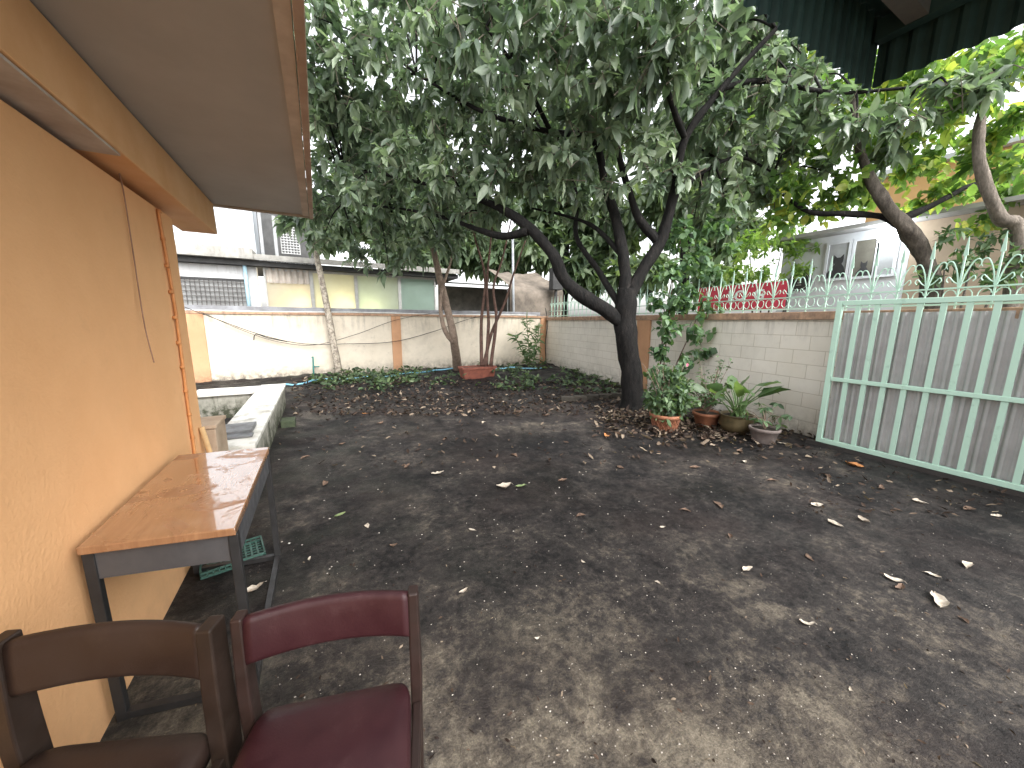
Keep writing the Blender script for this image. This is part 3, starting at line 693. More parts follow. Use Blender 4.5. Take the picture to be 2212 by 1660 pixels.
leaves('foliage', P, D_, L_, np.array(L_)*.42, rng.random(len(P)), m_can, t, .3, .5, 'broad', .03)
t, q = pot(1663, 962, .17, .2, m_gry, 'small grey clay pot with wilting stems nearest the gate')
P = []; D_ = []; m = MB()
for i in range(14):
    e = q+Vector((random.gauss(0, .15), random.gauss(0, .12), random.uniform(.05, .34))); a, r_ = spline([(q, .005), (q.lerp(e, .5)+Vector((0, 0, .07)), .004), (e, .002)], 4); m.tube(a, r_, 5)
    for k in range(5): P.append(e); D_.append((random.gauss(0, 1), random.gauss(0, 1), -.3))
m.build('stems', m_tan, t); leaves('foliage', P, D_, .10, .045, rng.random(len(P)), m_her, t)

# ------------------------------------------------------------------ weeds, corner plant
b0 = G(1145, 797)
t = thing('tall_weed', 'upright narrow-leaved weed standing in the wall corner', 'weed', b0); P = []; D_ = []; m = MB()
dw = (b0-C0).dot(fw)
for st in ([(1145, 795), (1142, 750), (1138, 690)], [(1148, 795), (1158, 755), (1165, 705)], [(1143, 795), (1128, 760), (1112, 725)]):
    a, r_ = spline([(DP(u, v, dw), .012) for u, v in st], 8); m.tube(a, r_, 5)
    for p in a[3:]:
        for k in range(6): P.append(p); D_.append((random.gauss(0, 1), random.gauss(0, 1), random.uniform(0, .8)))
m.build('stems', M('weed_stem', (.12, .17, .06), None, 9, .6), t)
leaves('foliage', P, D_, rng.uniform(.2, .36, len(P)), .06, rng.uniform(.3, 1, len(P)), m_her, t, .3, .4)
P = []; D_ = []; L_ = []
for _ in range(700):
    u = random.choice([random.uniform(640, 900), random.uniform(690, 1340), random.uniform(680, 900), random.uniform(1080, 1330)]); v = random.uniform(786, 846)
    if u > 1180: v = random.uniform(805, 850)
    p = G(u, v)
    if p.y > YB-.08 or noise.noise(Vector((p.x*1.3, p.y*1.3, 4))) < -.06: continue
    hgt = random.uniform(.03, .3)*random.random()+.03
    for k in range(random.randint(4, 10)):
        P.append((p.x+random.gauss(0, .08), p.y+random.gauss(0, .08), yz(p.x, p.y)+random.uniform(.0, hgt))); D_.append((random.gauss(0, 1), random.gauss(0, 1), random.uniform(-.1, .9))); L_.append(random.uniform(.06, .18))
m_wd = leaf_mat('weed_leaf', (.03, .055, .028), (.07, .115, .05), (.15, .21, .09), .5, .25)
tag(leaves('ground_weeds', P, D_, L_, np.array(L_)*.45, rng.uniform(0, .9, len(P)), m_wd, None, .3, .4), 'patchy low green weeds along the foot of the back wall', 'weeds', kind='stuff')

# ------------------------------------------------------------------ leaf litter
m_dry = leaf_mat('dry_leaf', (.025, .017, .014), (.085, .056, .040), (.30, .24, .18), .75, .1, .2)
P = []; D_ = []; L_ = []; T = []
def litter(u, v, s=1., hi=.03, tk_=1.8):
    p = G(u, v)
    if p.y > YB-.05: return
    P.append((p.x, p.y, yz(p.x, p.y)+random.uniform(.004, hi))); D_.append((random.gauss(0, 1), random.gauss(0, 1), random.gauss(.08, .14))); L_.append(random.uniform(.045, .11)*s); T.append(random.random()**tk_)
for _ in range(1700):
    u = random.gauss(1480, 130); v = 915+random.gauss(0, 22)+(u-1480)*.06
    if 1285 < u < 1770: litter(u, v, 1.0, .05, 1.3)
for _ in range(2400): litter(random.uniform(630, 1340), 826+75*random.random()**1.3, .95, .05, 3.0)
for _ in range(300): litter(random.uniform(600, 2000), random.uniform(880, 1010), .75)
for _ in range(220): litter(random.uniform(1700, 2212), random.uniform(960, 1120), .55)
for _ in range(300): litter(random.uniform(420, 2212), random.uniform(1000, 1650), .24, .010)
tag(leaves('leaf_litter', P, D_, L_, np.array(L_)*.42, np.array(T), m_dry, None, .5, -.25, 'lance', .06), 'brown leaf litter heaped round the pots and strewn over the soil', 'leaf litter', kind='stuff')
m = MB()
for _ in range(650):
    p = G(random.uniform(450, 2212), 840+810*random.random()**1.5); an = random.random()*6.28
    k_ = min(1., max(.3, p.y/5)); l = random.uniform(.03, .15)*k_; z = yz(p.x, p.y)+.003
    d = Vector((math.cos(an), math.sin(an), 0)); q = Vector((p.x, p.y, z)); m.tube([q, q+d*l*.5+Vector((-d.y, d.x, 0))*l*random.uniform(-.1, .1)+Vector((0, 0, .003)), q+d*l], [.003*k_, .0025*k_, .0012*k_], 4)
tag(m.build('twig_litter', M('twig_dark', (.045, .035, .028), (.02, .017, .014), 10, .9)), 'thin dark twigs scattered over the yard floor', 'twigs', kind='stuff')
m = MB()
for _ in range(800):
    p = G(random.uniform(600, 2212), 900+750*random.random()); s_ = random.uniform(.002, .007)*min(1.5, max(.7, p.y/2)); z = yz(p.x, p.y)
    c = Vector((p.x, p.y, z+s_*.3)); vs = [c+Vector((math.cos(q)*s_*random.uniform(.6, 1.2), math.sin(q)*s_*random.uniform(.6, 1.2), 0)) for q in (0, 1.57, 3.14, 4.71)]
    m.add(vs+[c+Vector((0, 0, s_*.7))], [(0, 1, 4), (1, 2, 4), (2, 3, 4), (3, 0, 4)])
tag(m.build('grit', M('pale_grit', (.5, .47, .42), (.25, .22, .19), 30, .9)), 'tiny pale chips of grit peppered over the dark ground', 'grit', kind='stuff')
m_pal = M('pale_dry_leaf', (.58, .53, .45), (.30, .24, .18), 30, .8, .2); m_brn = M('brown_dry_leaf', (.17, .11, .075), (.08, .05, .036), 30, .8, .2)
m_ora = M('orange_dry_leaf', (.58, .27, .10), (.40, .17, .06), 25, .7, .2); m_grl = M('fresh_leaf', (.20, .25, .11), (.12, .16, .07), 25, .6, .2)
def fallen(u, v, s, mat, label, group=None):
    s *= .85
    p = G(u, v); rz = random.random()*6.28; n = 7; vs = []; fs = []
    curl = random.uniform(.2, .9); bend = random.uniform(-.1, .5); wf = random.uniform(.35, .6); tw_ = random.uniform(-.5, .5)
    for i in range(n):
        q = i/(n-1); wd = s*wf*.5*math.sin(math.pi*min(1, q*.92+.04))**.8*random.uniform(.75, 1.15); x = (q-.5)*s; z = bend*s*(q-.5)**2*2
        for k in (-1, -.5, 0, .5, 1): vs.append((x, wd*k+.12*s*math.sin(q*3), z+curl*wd*k*k+tw_*(q-.5)*wd*k+random.gauss(0, .025)*s+.006))
    for i in range(n-1):
        for k in range(4): fs.append((i*5+k, i*5+k+1, i*5+6+k, i*5+5+k))
    mz = min(q[2] for q in vs); vs = [(a, b, c-mz) for a, b, c in vs]
    vs.append((-s*.5-s*.2, 0, .004)); fs.append((2, len(vs)-1, 1))
    me = bpy.data.meshes.new('fallen_leaf'); me.from_pydata(vs, [], fs); me.polygons.foreach_set('use_smooth', [True]*len(fs)); me.materials.append(mat)
    o = bpy.data.objects.new('fallen_leaf', me); COL.objects.link(o); o.location = (p.x, p.y, yz(p.x, p.y)+.003); o.rotation_euler = (0, 0, rz)
    tag(o, label, 'leaf', group)
fallen(1845, 1006, .2, m_ora, 'bright orange leaf on the ground in front of the gate')
fallen(1308, 942, .18, m_ora, 'tan orange leaf at the edge of the litter by the trunk')
fallen(2022, 1300, .17, m_pal, 'large pale curled leaf on the dark floor at lower right')
fallen(548, 1272, .12, m_pal, 'pale leaf on the floor beside the table foot rail')
fallen(1088, 1052, .17, m_pal, 'large pale leaf at the middle of the yard')
fallen(1124, 1050, .12, m_grl, 'greenish leaf beside the large pale leaf mid yard')
fallen(790, 893, .14, m_ora, 'yellowish leaf near the weeds at the back of the yard')
fallen(735, 1116, .10, m_grl, 'small green leaf on the floor right of the table')
for i, (u, v, s_) in enumerate([(1020, 1145, .07), (945, 1023, .15), (1000, 1278, .06), (1765, 1095, .13), (1805, 1133, .13), (1865, 1126, .1), (2095, 1225, .12), (2015, 1245, .08), (1615, 1233, .10), (1742, 1347, .08), (1260, 1215, .04), (1160, 1380, .03), (795, 1137, .08), (1690, 960, .12), (1045, 915, .12), (1610, 1000, .1), (1985, 1085, .1), (2150, 1115, .1), (1430, 1140, .06), (670, 1210, .05), (1930, 1252, .10), (1420, 1260, .04), (1835, 1490, .03)]):
    fallen(u, v, s_, m_pal, 'pale dried leaf lying on the dark yard floor', 'pale dry leaves scattered on the yard floor')
for i, (u, v, s_) in enumerate([(1215, 1037, .12), (1480, 1105, .1), (1550, 1092, .15), (1110, 985, .12), (700, 1047, .13), (880, 1010, .14), (1255, 1117, .09), (960, 950, .13), (1500, 1010, .14), (1600, 978, .13), (1340, 1010, .1), (1670, 1040, .12), (1790, 1030, .14), (1900, 1055, .13), (2090, 1100, .13), (660, 990, .12), (740, 960, .1), (820, 915, .14), (1180, 900, .14), (1750, 1205, .1), (1940, 1270, .1), (850, 1180, .06), (1420, 905, .14), (1520, 950, .13), (1000, 885, .13), (1575, 1160, .08), (2080, 1340, .06)]):
    fallen(u, v, s_, m_brn, 'brown dried leaf lying on the dark yard floor', 'brown dry leaves scattered on the yard floor')
# ------------------------------------------------------------------ edging bricks, hose, standpipe, cables
m_eb = M('edging_brick', (.045, .038, .03), (.025, .023, .018), 10, .95, .5)  # shadow lying on the edging stones is put into this dark colour
for i in range(5):
    p = G(1225+i*27, 868-i*2)
    o = MB().box(p.x-.13, p.x+.13, p.y-.06, p.y+.06, -.02, .11).build('edging_brick', m_eb, bevel=.015); o.rotation_euler = (0, 0, R(-25)+random.gauss(0, .1))
    tag(o, 'shade-toned dark edging brick in the short row left of the trunk', 'brick', 'shade-toned edging bricks left of the tree trunk')
m_blu = M('blue_hose', (.22, .50, .64), (.14, .35, .48), 6, .5)
hp = [(612, 838), (650, 836), (700, 829), (790, 822), (900, 811), (1000, 803), (1090, 802), (1180, 800)]
a, r_ = spline([(G(u, v)+Vector((0, 0, .1)), .02) for u, v in hp], 8); a = [Vector((p.x, min(p.y, YB-.05), yz(p.x, p.y)+.03)) for p in a]
tag(MB().tube(a, r_, 8).build('garden_hose', m_blu, smooth=True), 'light blue hose lying along the foot of the back wall', 'hose')
p = G(678, 817); d_ = (p-C0).dot(fw)
tag(MB().tube([p, DP(676, 770, d_)], .02, 8).tube([DP(676, 792, d_), DP(690, 792, d_)], .015, 8).tube([DP(676, 772, d_), DP(671, 772, d_)], .016, 8).build('standpipe', M('teal_pipe', (.05, .22, .2), None, 8, .5), smooth=True), 'short teal standpipe with a side tap near the slim trunk', 'tap')
m_cab = M('black_cable', (.02, .02, .02), None, 10, .6)
def cable(px, r, label, d=None):
    a, r_ = spline([(PY(u, v, YB-.12), r) for u, v in px], 8)
    tag(MB().tube(a, r_, 6).build('cable', m_cab, smooth=True), label, 'cable')
cable([(400, 664), (470, 690), (560, 722), (650, 742), (740, 743), (850, 738), (940, 715), (1010, 690), (1090, 672)], .009, 'long black cable sagging lowest across the back wall')
cable([(430, 672), (520, 712), (600, 738), (680, 745), (770, 722), (860, 690), (960, 674), (1060, 668)], .007, 'thin black cable looping just above the lowest cable on the back wall')
cable([(548, 735), (553, 722), (580, 730), (620, 738)], .012, 'short loose cable end tied to the sagging cables on the left')
cable([(1178, 665), (1183, 700), (1178, 740), (1180, 790)], .012, 'black cable dropping down the wall corner')

# ------------------------------------------------------------------ neighbour behind the back wall
YN = 13.2; X_ = lambda u: PY(u, 600, YN).x
m_nw = wall_mat('neighbour_white', (.66, .67, .68), (.55, .56, .57), (.2, .19, .18), 1.5, 3.2, .8)
m_conc = wall_mat('stained_concrete', (.52, .51, .48), (.36, .35, .32), (.09, .085, .08), 3.0, 3.75, 1.2)
m_dk = M('dark_trim', (.05, .05, .052), (.03, .03, .03), 5, .6)
sb = thing('shop_building', 'low white shop with frosted lit windows behind the back wall', 'building', (0, YN+1.5, -.05))
x0, x1, x2 = -6.2, X_(556), X_(968)
MB().box(x0, x1, YN, YN+.2, -.05, 3.05).build('wall', m_nw, sb)
MB().box(x1+.002, x2, YN+.02, YN+.2, -.05, 1.45).build('wall', m_nw, sb)
MB().box(x1+.002, x2, YN+2.6, YN+2.8, -.05, 3.05).build('back_wall', M('shop_inside', (.55, .5, .42), None, 2, .8), sb)
MB().box(x0, x2+.3, YN-.25, YN+2.8, 3.06, 3.2).build('slab', m_dk, sb)
MB().box(x0, x1, YN-.45, YN+.3, 3.203, 3.50).build('parapet', m_conc, sb, bevel=.01)
MB().hexa([(x1+.002, YN-.4, 3.203), (x2+.3, YN-.4, 3.203), (x2+.3, YN+2.5, 3.6), (x1+.002, YN+2.5, 3.6)], [(x1+.002, YN-.4, 3.36), (x2+.3, YN-.4, 3.36), (x2+.3, YN+2.5, 3.7), (x1+.002, YN+2.5, 3.7)]).build('awning', m_conc, sb)
MB().box(-7.5, X_(545), YN+1.5, YN+4, 3.51, 7.2).build('upper_wall', M('upper_white', (.60, .64, .68), (.50, .54, .58), 1, .8), sb)
ux = X_(545)
MB().box(ux+.002, X_(690), YN+2.6, YN+4, 3.75, 5.3).build('recess_shade_block', M('recess_shade_grey', (.10, .10, .10), (.06, .06, .06), 3, .8), sb)  # solid block, its dark grey stands for the shade inside the recess
for k, (a_, zt_) in enumerate(((X_(556), 5.2), (X_(590), 4.9))):
    MB().box(a_, a_+.09, YN+1.6, YN+1.7, 3.6, zt_).build('post', M('steel_grey', (.35, .36, .37), None, 5, .6), sb)
g = MB(); lx0, lx1 = X_(606), X_(650)
for i in range(7): g.box(lx0+(lx1-lx0)*i/6-.012, lx0+(lx1-lx0)*i/6+.012, YN+1.72, YN+1.75, 3.75, 4.65)
for i in range(11): g.box(lx0, lx1, YN+1.69, YN+1.715, 3.75+.085*i, 3.77+.085*i)
g.build('lattice', M('lattice_white', (.55, .56, .56), None, 6, .7), sb)
gx0, gx1 = X_(388), X_(528)
gw = MB().box(gx0, gx1, YN-.012, YN-.003, 1.6, 2.62).build('window', M('window_grey', (.32, .33, .33), (.2, .2, .2), 3, .35), sb)
g = MB()
for i in range(15): g.box(gx0+(gx1-gx0)*i/14-.01, gx0+(gx1-gx0)*i/14+.01, YN-.05, YN-.03, 1.6, 2.62)
for i in range(8): g.box(gx0, gx1, YN-.07, YN-.051, 1.65+.13*i, 1.668+.13*i)
g.build('grille', M('grille_grey', (.12, .115, .11), None, 8, .6), gw)
g = MB(); g.box(gx0-.06, gx1+.06, YN-.04, YN-.013, 2.62, 2.68).box(gx0-.06, gx0, YN-.04, YN-.013, 1.6, 2.62).box(gx1, gx1+.06, YN-.04, YN-.013, 1.6, 2.62).build('frame', m_dk, gw)
MB().tube([(X_(533), YN-.15, 1.4), (X_(533), YN-.15, 3.05)], .05, 10).build('drain_pipe', M('blue_pipe', (.38, .56, .66), None, 5, .5), sb, smooth=True)
def frost(name, c, e):
    t = NT(name); t.set(t.ramp(t.noise(2.5, 5), [(.35, tuple(x*.8 for x in c)), (.65, c)]), .25, 0, .5)
    tr_ = t.n.new('ShaderNodeBsdfTranslucent'); tr_.inputs[0].default_value = (*e, 1)
    mx = t.n.new('ShaderNodeMixShader'); mx.inputs[0].default_value = .5
    t.L(t.p.outputs[0], mx.inputs[1]); t.L(tr_.outputs[0], mx.inputs[2]); t.L(mx.outputs[0], t.out.inputs[0]); return t.m
m_fr = [frost('frosted_a', (.60, .57, .48), (.8, .76, .62)), frost('frosted_b', (.56, .57, .47), (.78, .78, .64)), frost('frosted_c', (.48, .53, .46), (.68, .75, .64)), frost('frosted_d', (.40, .50, .45), (.5, .68, .6))]
us = [570, 672, 768, 862, 940]
m_al = M('aluminium', (.50, .50, .48), (.38, .38, .37), 6, .45, .05)
for i in range(4):
    a_, b_ = X_(us[i]), X_(us[i+1])
    f_ = MB().box(a_, a_+.05, YN-.02, YN+.06, 1.452, 3.05).box(b_-.052, b_-.002, YN-.02, YN+.06, 1.452, 3.05).box(a_+.05, b_-.052, YN-.02, YN+.06, 1.452, 1.52).box(a_+.05, b_-.052, YN-.02, YN+.06, 2.98, 3.05).build('window', m_al, sb)
    MB().box(a_+.05, b_-.052, YN+.01, YN+.02, 1.52, 2.98).build('pane', m_fr[i], f_)
g = corr((X_(575), YN-.03, 0), (X_(668), YN-.03, 0), 2.62, 3.04, .03, .16); g.build('blind', M('blind_cream', (.58, .52, .46), None, 4, .7), sb, smooth=True)
for i, (u, e) in enumerate(((640, 80), (735, 85), (800, 50))):
    pl = bpy.data.lights.new('shop_lamp', 'POINT'); pl.energy = e; pl.color = (1, .86, .6); pl.shadow_soft_size = .12
    po = bpy.data.objects.new('shop_lamp', pl); COL.objects.link(po); po.location = (X_(u)+.05, YN+.5, 1.95)
YS = 13.6; XS = lambda u: PY(u, 600, YS).x
sh = thing('shed', 'dark sheet shed behind the back wall near the corner', 'shed', (6.5, YS, -.05))
MB().box(XS(972), XS(1150), YS+1.4, YS+1.6, -.05, 2.98).build('wall', M('shed_wall', (.13, .12, .11), (.06, .06, .055), 3, .8), sh)
MB().hexa([(XS(966), YS, 2.95), (XS(1160), YS, 2.95), (XS(1160), YS+3, 3.25), (XS(966), YS+3, 3.25)], [(XS(966), YS, 3.0), (XS(1160), YS, 3.0), (XS(1160), YS+3, 3.3), (XS(966), YS+3, 3.3)]).build('roof', M('shed_roof', (.13, .125, .12), (.06, .06, .06), 4, .8), sh)
tp_ = thing('tarp_awning', 'sagging brown tarpaulin awning behind the wall corner', 'awning', (8, YS, -.05))
ta, tb2 = XS(1080), XS(1190); vs = []; fs = []; n = 16
for j in range(n+1):
    for i in range(n+1):
        s_, q_ = i/n, j/n
        if q_ < .35: yy_, zz_ = -.9+.05*q_, 1.75+1.1*q_/.35
        else: yy_, zz_ = -.88+2.2*(q_-.35)/.65, 2.85+.95*((q_-.35)/.65)**.9
        vs.append((ta+(tb2-ta)*s_, YS+yy_+.12*noise.noise(Vector((s_*9, q_*2, 5))), zz_-.14*math.sin(math.pi*s_)*(q_ > .2)+.08*noise.noise(Vector((s_*6, q_*6, 2)))))
for j in range(n):
    for i in range(n): fs.append((j*(n+1)+i, j*(n+1)+i+1, (j+1)*(n+1)+i+1, (j+1)*(n+1)+i))
MB().add(vs, fs).build('tarp', M('tarp_brown', (.22, .185, .15), (.10, .085, .07), 2, .85), tp_, smooth=True)
m = MB()
for x in (ta, tb2): m.tube([(x, YS-.7, -.05), (x, YS-.7, 2.8)], .03, 8)
m.tube([(ta, YS-.7, 2.72), (tb2, YS-.7, 2.72)], .025, 8).build('frame', M('grey_pipe', (.32, .33, .34), None, 6, .5, metal=.5), tp_)
pb = PY(1112, 590, 12.6)
tag(MB().tube([(pb.x, 12.6, -.05), (pb.x-.1, 12.6, 4.6)], .045, 10).build('steel_post', M('post_grey', (.34, .36, .38), None, 6, .5), smooth=True), 'thin grey steel post rising behind the back wall near the tarp', 'post')
pa = PY(1203, 603, 12.4)
tag(MB().box(pa.x-.25, pa.x+.25, 12.3, 12.6, pa.z-.42, pa.z+.42).box(pa.x-.05, pa.x+.05, 12.4, 12.5, -.05, pa.z-.422).build('meter_box', m_dk, bevel=.02), 'dark box on a stand beyond the wall corner', 'box')

# ------------------------------------------------------------------ buildings beyond the right wall
XN = 10.5
rb = thing('white_building', 'white wall building with two black cat windows beyond the fence', 'building', (XN+.7, 2.2, -.05))
m_rw = M('shop_white', (.66, .68, .70), (.54, .56, .58), 1.5, .7, .05)
yb_ = PX(1690, 560, XN).y; ym = PX(1962, 560, XN).y; ya = -3.0
MB().box(XN, XN+1.2, ym, yb_, -.05, 3.50).build('wall', m_rw, rb)
MB().box(XN+.004, XN+1.2, ya, ym-.003, -.05, 3.50).build('side_wall', M('side_tan', (.46, .36, .26), (.34, .27, .2), 1.2, .8), rb)
MB().box(XN-.45, XN+1.3, ya-.02, yb_+.3, 3.503, 3.58).build('roof', M('roof_grey', (.42, .41, .40), (.30, .30, .29), 3, .8), rb)
def cat(y0, z0, s):
    pt = [(-.30, 0), (.30, 0), (.33, .18), (.27, .42), (.17, .58), (.21, .66), (.22, .80), (.215, 1.0), (.10, .86), (-.02, .86), (-.14, 1.0), (-.14, .80), (-.13, .66), (-.08, .58), (-.2, .4), (-.34, .2)]
    tl = [(.33, .02), (.52, .05), (.58, .2), (.52, .34), (.50, .2), (.44, .12), (.33, .1)]
    m = MB()
    for poly in (pt, tl):
        m.add([(XN-.030, y0-a*s, z0+b*s) for a, b in poly], [tuple(range(len(poly)))])
    return m
for k, uu in enumerate(((1790, 1832), (1846, 1890), (1900, 1932))):
    y1, y0 = PX(uu[0], 560, XN).y, PX(uu[1], 560, XN).y; z0, z1 = 2.55, 3.3
    f_ = MB().box(XN-.05, XN-.002, y0-.05, y0, z0-.05, z1+.05).box(XN-.05, XN-.002, y1, y1+.05, z0-.05, z1+.05).box(XN-.05, XN-.002, y0, y1, z1, z1+.05).box(XN-.05, XN-.002, y0, y1, z0-.05, z0).build('window', m_rw, rb)
    MB().box(XN-.02, XN-.004, y0, y1, z0, z1).build('pane', M('pane_grey', (.36, .37, .37) if k != 1 else (.18, .17, .14), None, 2, .15), f_)
    if k < 2: cat((y0+y1)/2, z0+.02, .5 if k == 0 else .3).build('cat_cutout', m_dk, f_)
c = PX(1726, 608, XN-.08)
sg = thing('round_sign', 'round black sign with white drawing on the white building wall', 'sign', c)
n = 32
def disc(r_in, r_out, x):
    m = MB(); vs = []
    for i in range(n):
        an = 2*math.pi*i/n; vs += [(x, c.y+r_out*math.cos(an), c.z+r_out*math.sin(an)), (x, c.y+r_in*math.cos(an), c.z+r_in*math.sin(an))]
    return m.add(vs, [(2*i, 2*i+1, (2*i+3) % (2*n), (2*i+2) % (2*n)) for i in range(n)])
MB().tube([(XN-.003, c.y, c.z), (XN-.08, c.y, c.z)], .23, 32).build('board', m_dk, sg)
m_wp = M('white_print', (.75, .75, .73), None, 4, .6, 0)
disc(.195, .205, XN-.083).build('ring', m_wp, sg)
m = MB()
for k in range(4): m.box(XN-.086, XN-.084, c.y-.06+.012*k, c.y+.05-.02*(k % 3), c.z-.09+.05*k, c.z-.08+.05*k)
m.build('drawing', m_wp, sg)
lp = PX(1920, 512, XN-.3)
fl_ = thing('flood_lamp', 'bright white flood lamp fixed below the roof of the white building', 'lamp', lp)
MB().box(lp.x, lp.x+.28, lp.y-.03, lp.y+.03, lp.z-.02, lp.z+.02).build('bracket', m_dk, fl_)
MB().lathe([(0, -.15), (.105, -.10), (.15, 0), (.105, .10), (0, .15)], lp+Vector((-.08, 0, 0)), 16).build('bulb', emis('lamp_white', (.9, .95, 1), 40), fl_, smooth=True)
pl = bpy.data.lights.new('flood_light', 'POINT'); pl.energy = 15; pl.color = (.9, .95, 1); pl.shadow_soft_size = .1
po = bpy.data.objects.new('flood_light', pl); COL.objects.link(po); po.location = lp+Vector((-.35, 0, 0))
XB = 8.3
p0 = PX(1505, 652, XB); p1 = PX(1697, 640, XB)
bn = thing('red_banner', 'red banner with white lettering hung beyond the railing', 'banner', (XB, (p0.y+p1.y)/2, 1.5))
zb0, zb1 = PX(1610, 670, XB).z, PX(1610, 614, XB).z
MB().box(XB, XB+.02, p1.y, p0.y, zb0, zb1).build('cloth', M('banner_red', (.50, .045, .075), (.40, .035, .06), 2, .6), bn)
for x_ in (p0.y, p1.y): MB().tube([(XB+.05, x_, -.06), (XB+.05, x_, zb1+.04)], .025, 8).build('post', m_dk, bn)
def text(body, size, loc, mat, parent):
    cu = bpy.data.curves.new('lettering', 'FONT'); cu.body = body; cu.size = size; cu.align_x = 'CENTER'; cu.extrude = .002; cu.offset = .008
    to = bpy.data.objects.new('tmp', cu); COL.objects.link(to); bpy.context.view_layer.update()
    me = bpy.data.meshes.new_from_object(to.evaluated_get(bpy.context.evaluated_depsgraph_get())); bpy.data.objects.remove(to)
    o = bpy.data.objects.new('lettering', me); COL.objects.link(o); me.materials.clear(); me.materials.append(mat); o.parent = parent
    o.location = Vector(loc)-rootloc(parent); o.rotation_euler = (R(90), 0, R(-90)); return o
text('LO  G', .30, (XB-.008, PX(1610, 645, XB).y, (zb0+zb1)/2-.06), m_wp, bn)
pk = thing('peach_building', 'peach rendered building behind the yellow leaved tree', 'building', (15.5, 1, -.05))
MB().box(13.0, 16, -5, 4.6, -.05, 5.2).build('wall', M('peach_render', (.72, .44, .20), (.62, .37, .17), 1, .8), pk)
MB().box(12.8, 16.2, -5.2, 4.8, 5.21, 5.32).build('roof', m_rw, pk)
m_pd = M('pane_dark', (.12, .13, .14), None, 2, .15)
for y in (-1.0, 1.2):
    f_ = MB().box(12.96, 12.997, y-.45, y+.45, 2.6, 3.7).build('window', m_rw, pk); MB().box(12.94, 12.959, y-.38, y+.38, 2.67, 3.63).build('pane', m_pd, f_)

# ------------------------------------------------------------------ neighbour trees on the right
KD = .77
m_yel = leaf_mat('lime_leaf', (.09, .17, .05), (.23, .35, .105), (.50, .48, .12), .5, .58, .4, (1.35, 1.5, .8))
m_gbk = bark('grey_bark', (.05, .042, .035), (.10, .085, .07), (.20, .17, .14)); m_tbk = bark('pale_grey_bark', (.11, .095, .078), (.20, .17, .14), (.34, .30, .25))
t0 = Vector((*DP(2015, 620, 7.6*KD).xy, -.06))
t = thing('lime_leaved_tree', 'grey leaning trunked tree with lime and yellow leaves beyond the fence', 'tree', t0)
for pl, mm in (([(2018, 800, 7.6, .18), (2010, 620, 7.6, .16), (1990, 540, 7.6, .145), (1940, 475, 7.6, .13), (1895, 415, 7.7, .11), (1860, 330, 7.9, .08), (1840, 200, 8.2, .05)], m_gbk),
           ([(1965, 505, 7.6, .08), (1915, 470, 7.8, .07), (1830, 462, 8, .06), (1750, 458, 8.3, .045), (1690, 420, 8.6, .03)], m_bark),
           ([(1935, 480, 7.6, .08), (2020, 440, 7.8, .065), (2100, 400, 8, .05), (2200, 380, 8.2, .035)], m_bark)):
    a, r_ = limb(pl, 6, KD, KD); MB().tube(a, r_, 12, .4).build('trunk' if mm is m_gbk else 'branch', mm, t, smooth=True)
cy = [(1830, 390, 8, .6), (1720, 400, 8.4, .6), (1900, 300, 8, .7), (2030, 240, 7.6, .7), (2120, 320, 7.6, .6), (2180, 420, 7.8, .5), (2050, 420, 8.2, .5), (1760, 310, 8.6, .7), (1990, 150, 8, .8), (2180, 120, 8, .8), (1830, 200, 8.5, .8), (1690, 470, 8.6, .45), (2190, 250, 7.2, .5), (1960, 370, 8.3, .5), (2120, 480, 8, .35), (1800, 440, 8.5, .45), (1870, 430, 8.6, .35), (2090, 170, 9, 1.0), (1900, 200, 9.2, .9), (1700, 220, 9.5, .9), (2010, 330, 8.8, .7), (1740, 440, 8.8, .45), (1970, 435, 8.6, .35), (2200, 350, 8.5, .6), (2060, 390, 8.8, .4), (1780, 90, 9.5, .9), (2130, 400, 9, .4)]
P, D_, L_, Wd, T, tw = whorls([(DP(u, v, d*KD), r*KD) for u, v, d, r in cy], 150, lf=(4, 8), Lr=(.11, .21), wr=(.48, .68), down=.4)
leaves('crown', P, D_, L_, Wd, T-.08, m_yel, t, .25, .4, 'broad')
t0 = Vector((*DP(2200, 620, 5.3).xy, -.06))
t = thing('pale_trunk_tree', 'pale smooth curving trunk at the far right beyond the fence', 'tree', t0)
a, r_ = spline([(t0, .10), (DP(2200, 530, 5.3), .085), (DP(2160, 470, 5.3), .08), (DP(2125, 390, 5.3), .07), (DP(2115, 290, 5.3), .06), (DP(2140, 160, 5.3), .045)], 6)
MB().tube(a, r_, 12, .35).build('trunk', m_tbk, t, smooth=True)
P, D_, L_, Wd, T, tw = whorls([(DP(2140, 140, 5.3), .5), (DP(2080, 220, 5.3), .3), (DP(2200, 240, 5.3), .3), (DP(2190, 340, 5.3), .3)], 120, lf=(5, 8), Lr=(.11, .19), wr=(.4, .55))
leaves('crown', P, D_, L_, Wd, T-.25, m_yel, t, .25, .4, 'broad')
m_pal2 = leaf_mat('pale_lime_leaf', (.16, .27, .09), (.31, .45, .16), (.48, .58, .25), .5, .55)
t0 = Vector((*DP(1650, 660, 8.9).xy, -.06))
t = thing('pale_shrub', 'light lime feathery shrub between the railing and white building', 'shrub', t0)
m = MB()
for e in (DP(1620, 540, 8.9), DP(1690, 530, 8.9), DP(1740, 560, 8.9), DP(1650, 590, 8.8)): m.tube([t0, t0.lerp(e, .6)+Vector((0, 0, .1)), e], [.03, .02, .008], 6)
m.build('stems', m_gbk, t)
P, D_, L_, Wd, T, tw = whorls([(DP(1610, 530, 8.9), .55), (DP(1680, 510, 8.9), .6), (DP(1740, 535, 8.7), .5), (DP(1650, 590, 8.8), .45), (DP(1720, 585, 8.7), .35), (DP(1590, 590, 8.8), .4)], 140, lf=(6, 10), Lr=(.09, .18), wr=(.4, .55), down=.2)
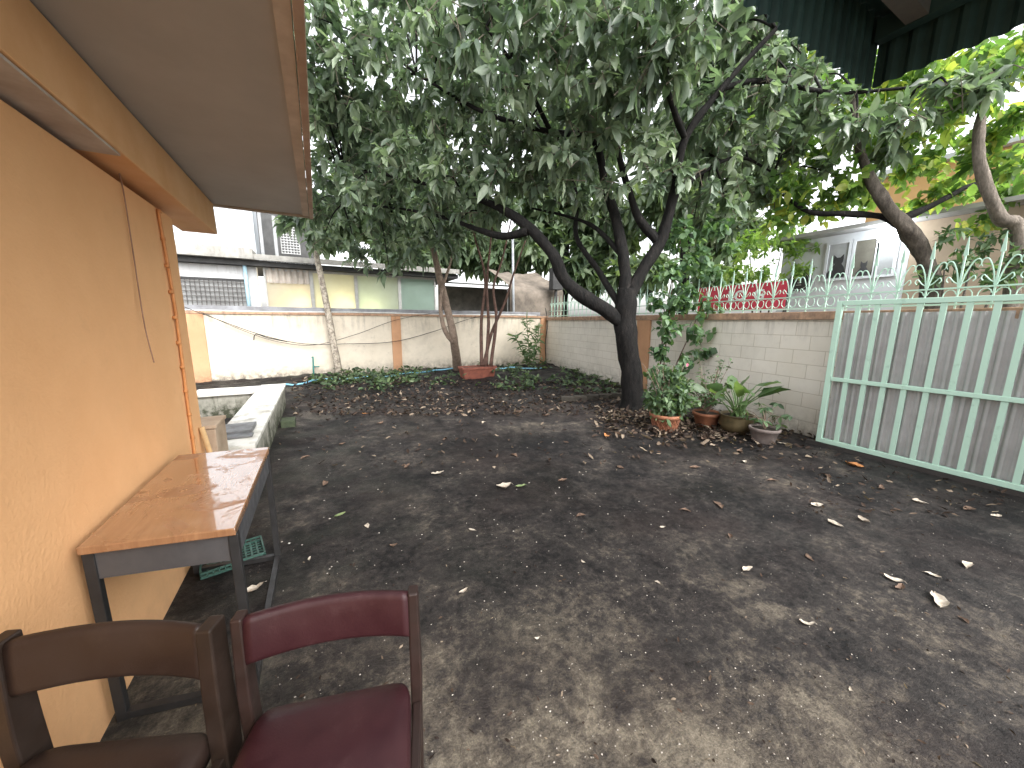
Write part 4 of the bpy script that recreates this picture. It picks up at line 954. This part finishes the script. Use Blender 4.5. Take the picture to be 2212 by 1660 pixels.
leaves('foliage', P, D_, L_, Wd, T, m_pal2, t, .2, .3)
t0 = Vector((*DP(2080, 620, 5.2).xy, -.06))
t = thing('hedge_shrub', 'mixed green shrub growing behind the spiked railing above the gate', 'shrub', t0)
m = MB()
for e in (DP(2040, 580, 5.2), DP(2100, 560, 5.2), DP(2170, 570, 5.1)): m.tube([t0, t0.lerp(e, .6), e], [.03, .02, .008], 6)
m.build('stems', m_gbk, t)
P, D_, L_, Wd, T, tw = whorls([(DP(2010, 600, 5.5), .2), (DP(2080, 570, 5.4), .3), (DP(2140, 590, 5.3), .32), (DP(2210, 560, 5.2), .32), (DP(2170, 500, 5.4), .24), (DP(2060, 510, 5.6), .24), (DP(2110, 530, 5.6), .24)], 170, lf=(5, 9), Lr=(.08, .16), wr=(.35, .5), down=.3)
leaves('foliage', P, D_, L_, Wd, T, m_her, t, .2, .3)
m_bgl = leaf_mat('background_leaf', (.07, .11, .065), (.13, .19, .10), (.21, .27, .16), .5, .35)
for lab, base, cls in (('dark bushy tree standing behind the tarpaulin awning', (1220, 640, 18), [(1180, 420, 18, 2.2), (1300, 500, 18, 2.0), (1250, 300, 18, 2.4), (1260, 590, 18, 1.3), (1170, 530, 18, 1.4)]),
        ('green bushy tree behind the shop roof', (860, 640, 20), [(800, 440, 20, 2.4), (950, 460, 20, 2.4), (880, 320, 20, 2.5), (700, 480, 20, 1.8), (860, 540, 20, 1.5), (1010, 530, 20, 1.8), (930, 560, 20, 1.3), (1080, 550, 19, 1.6)]),
        ('tall green tree beyond the fence behind the climbing shrub', (1480, 640, 15), [(1450, 430, 15, 1.6), (1560, 500, 15, 1.5), (1500, 300, 15, 1.8), (1620, 380, 15, 1.4), (1400, 580, 15, 1.0), (1540, 610, 14, .9), (1340, 590, 15, .8), (1560, 180, 15, 1.8), (1680, 260, 15, 1.5)])):
    t0 = Vector((*DP(*base).xy, -.06)); t = thing('background_tree', lab, 'tree', t0)
    MB().tube([t0, DP(base[0], 560, base[2]), DP(base[0]+10, 400, base[2])], [.25, .2, .1], 8).build('trunk', m_bark, t, smooth=True)
    P, D_, L_, Wd, T, tw = whorls([(DP(u, v, d), r) for u, v, d, r in cls], 65, lf=(6, 9), Lr=(.4, .7), wr=(.32, .45), twig=.5)
    leaves('crown', P, D_, L_, Wd, T, m_bgl, t, .3, .4)
for i, (v0, v1) in enumerate(((300, 120), (318, 140), (335, 165))):
    p, q = DP(1540, v0+15, 13), DP(1780, v1-25, 9); d = q-p
    a, r_ = spline([(p-d*1.2, .012), (p.lerp(q, .5)-Vector((0, 0, .1)), .012), (q+d*1.2, .012)], 10)
    tag(MB().tube(a, r_, 5).build('power_line', m_cab), ['topmost', 'middle', 'lowest'][i]+' of three overhead wires crossing behind the tree at upper right', 'power line')
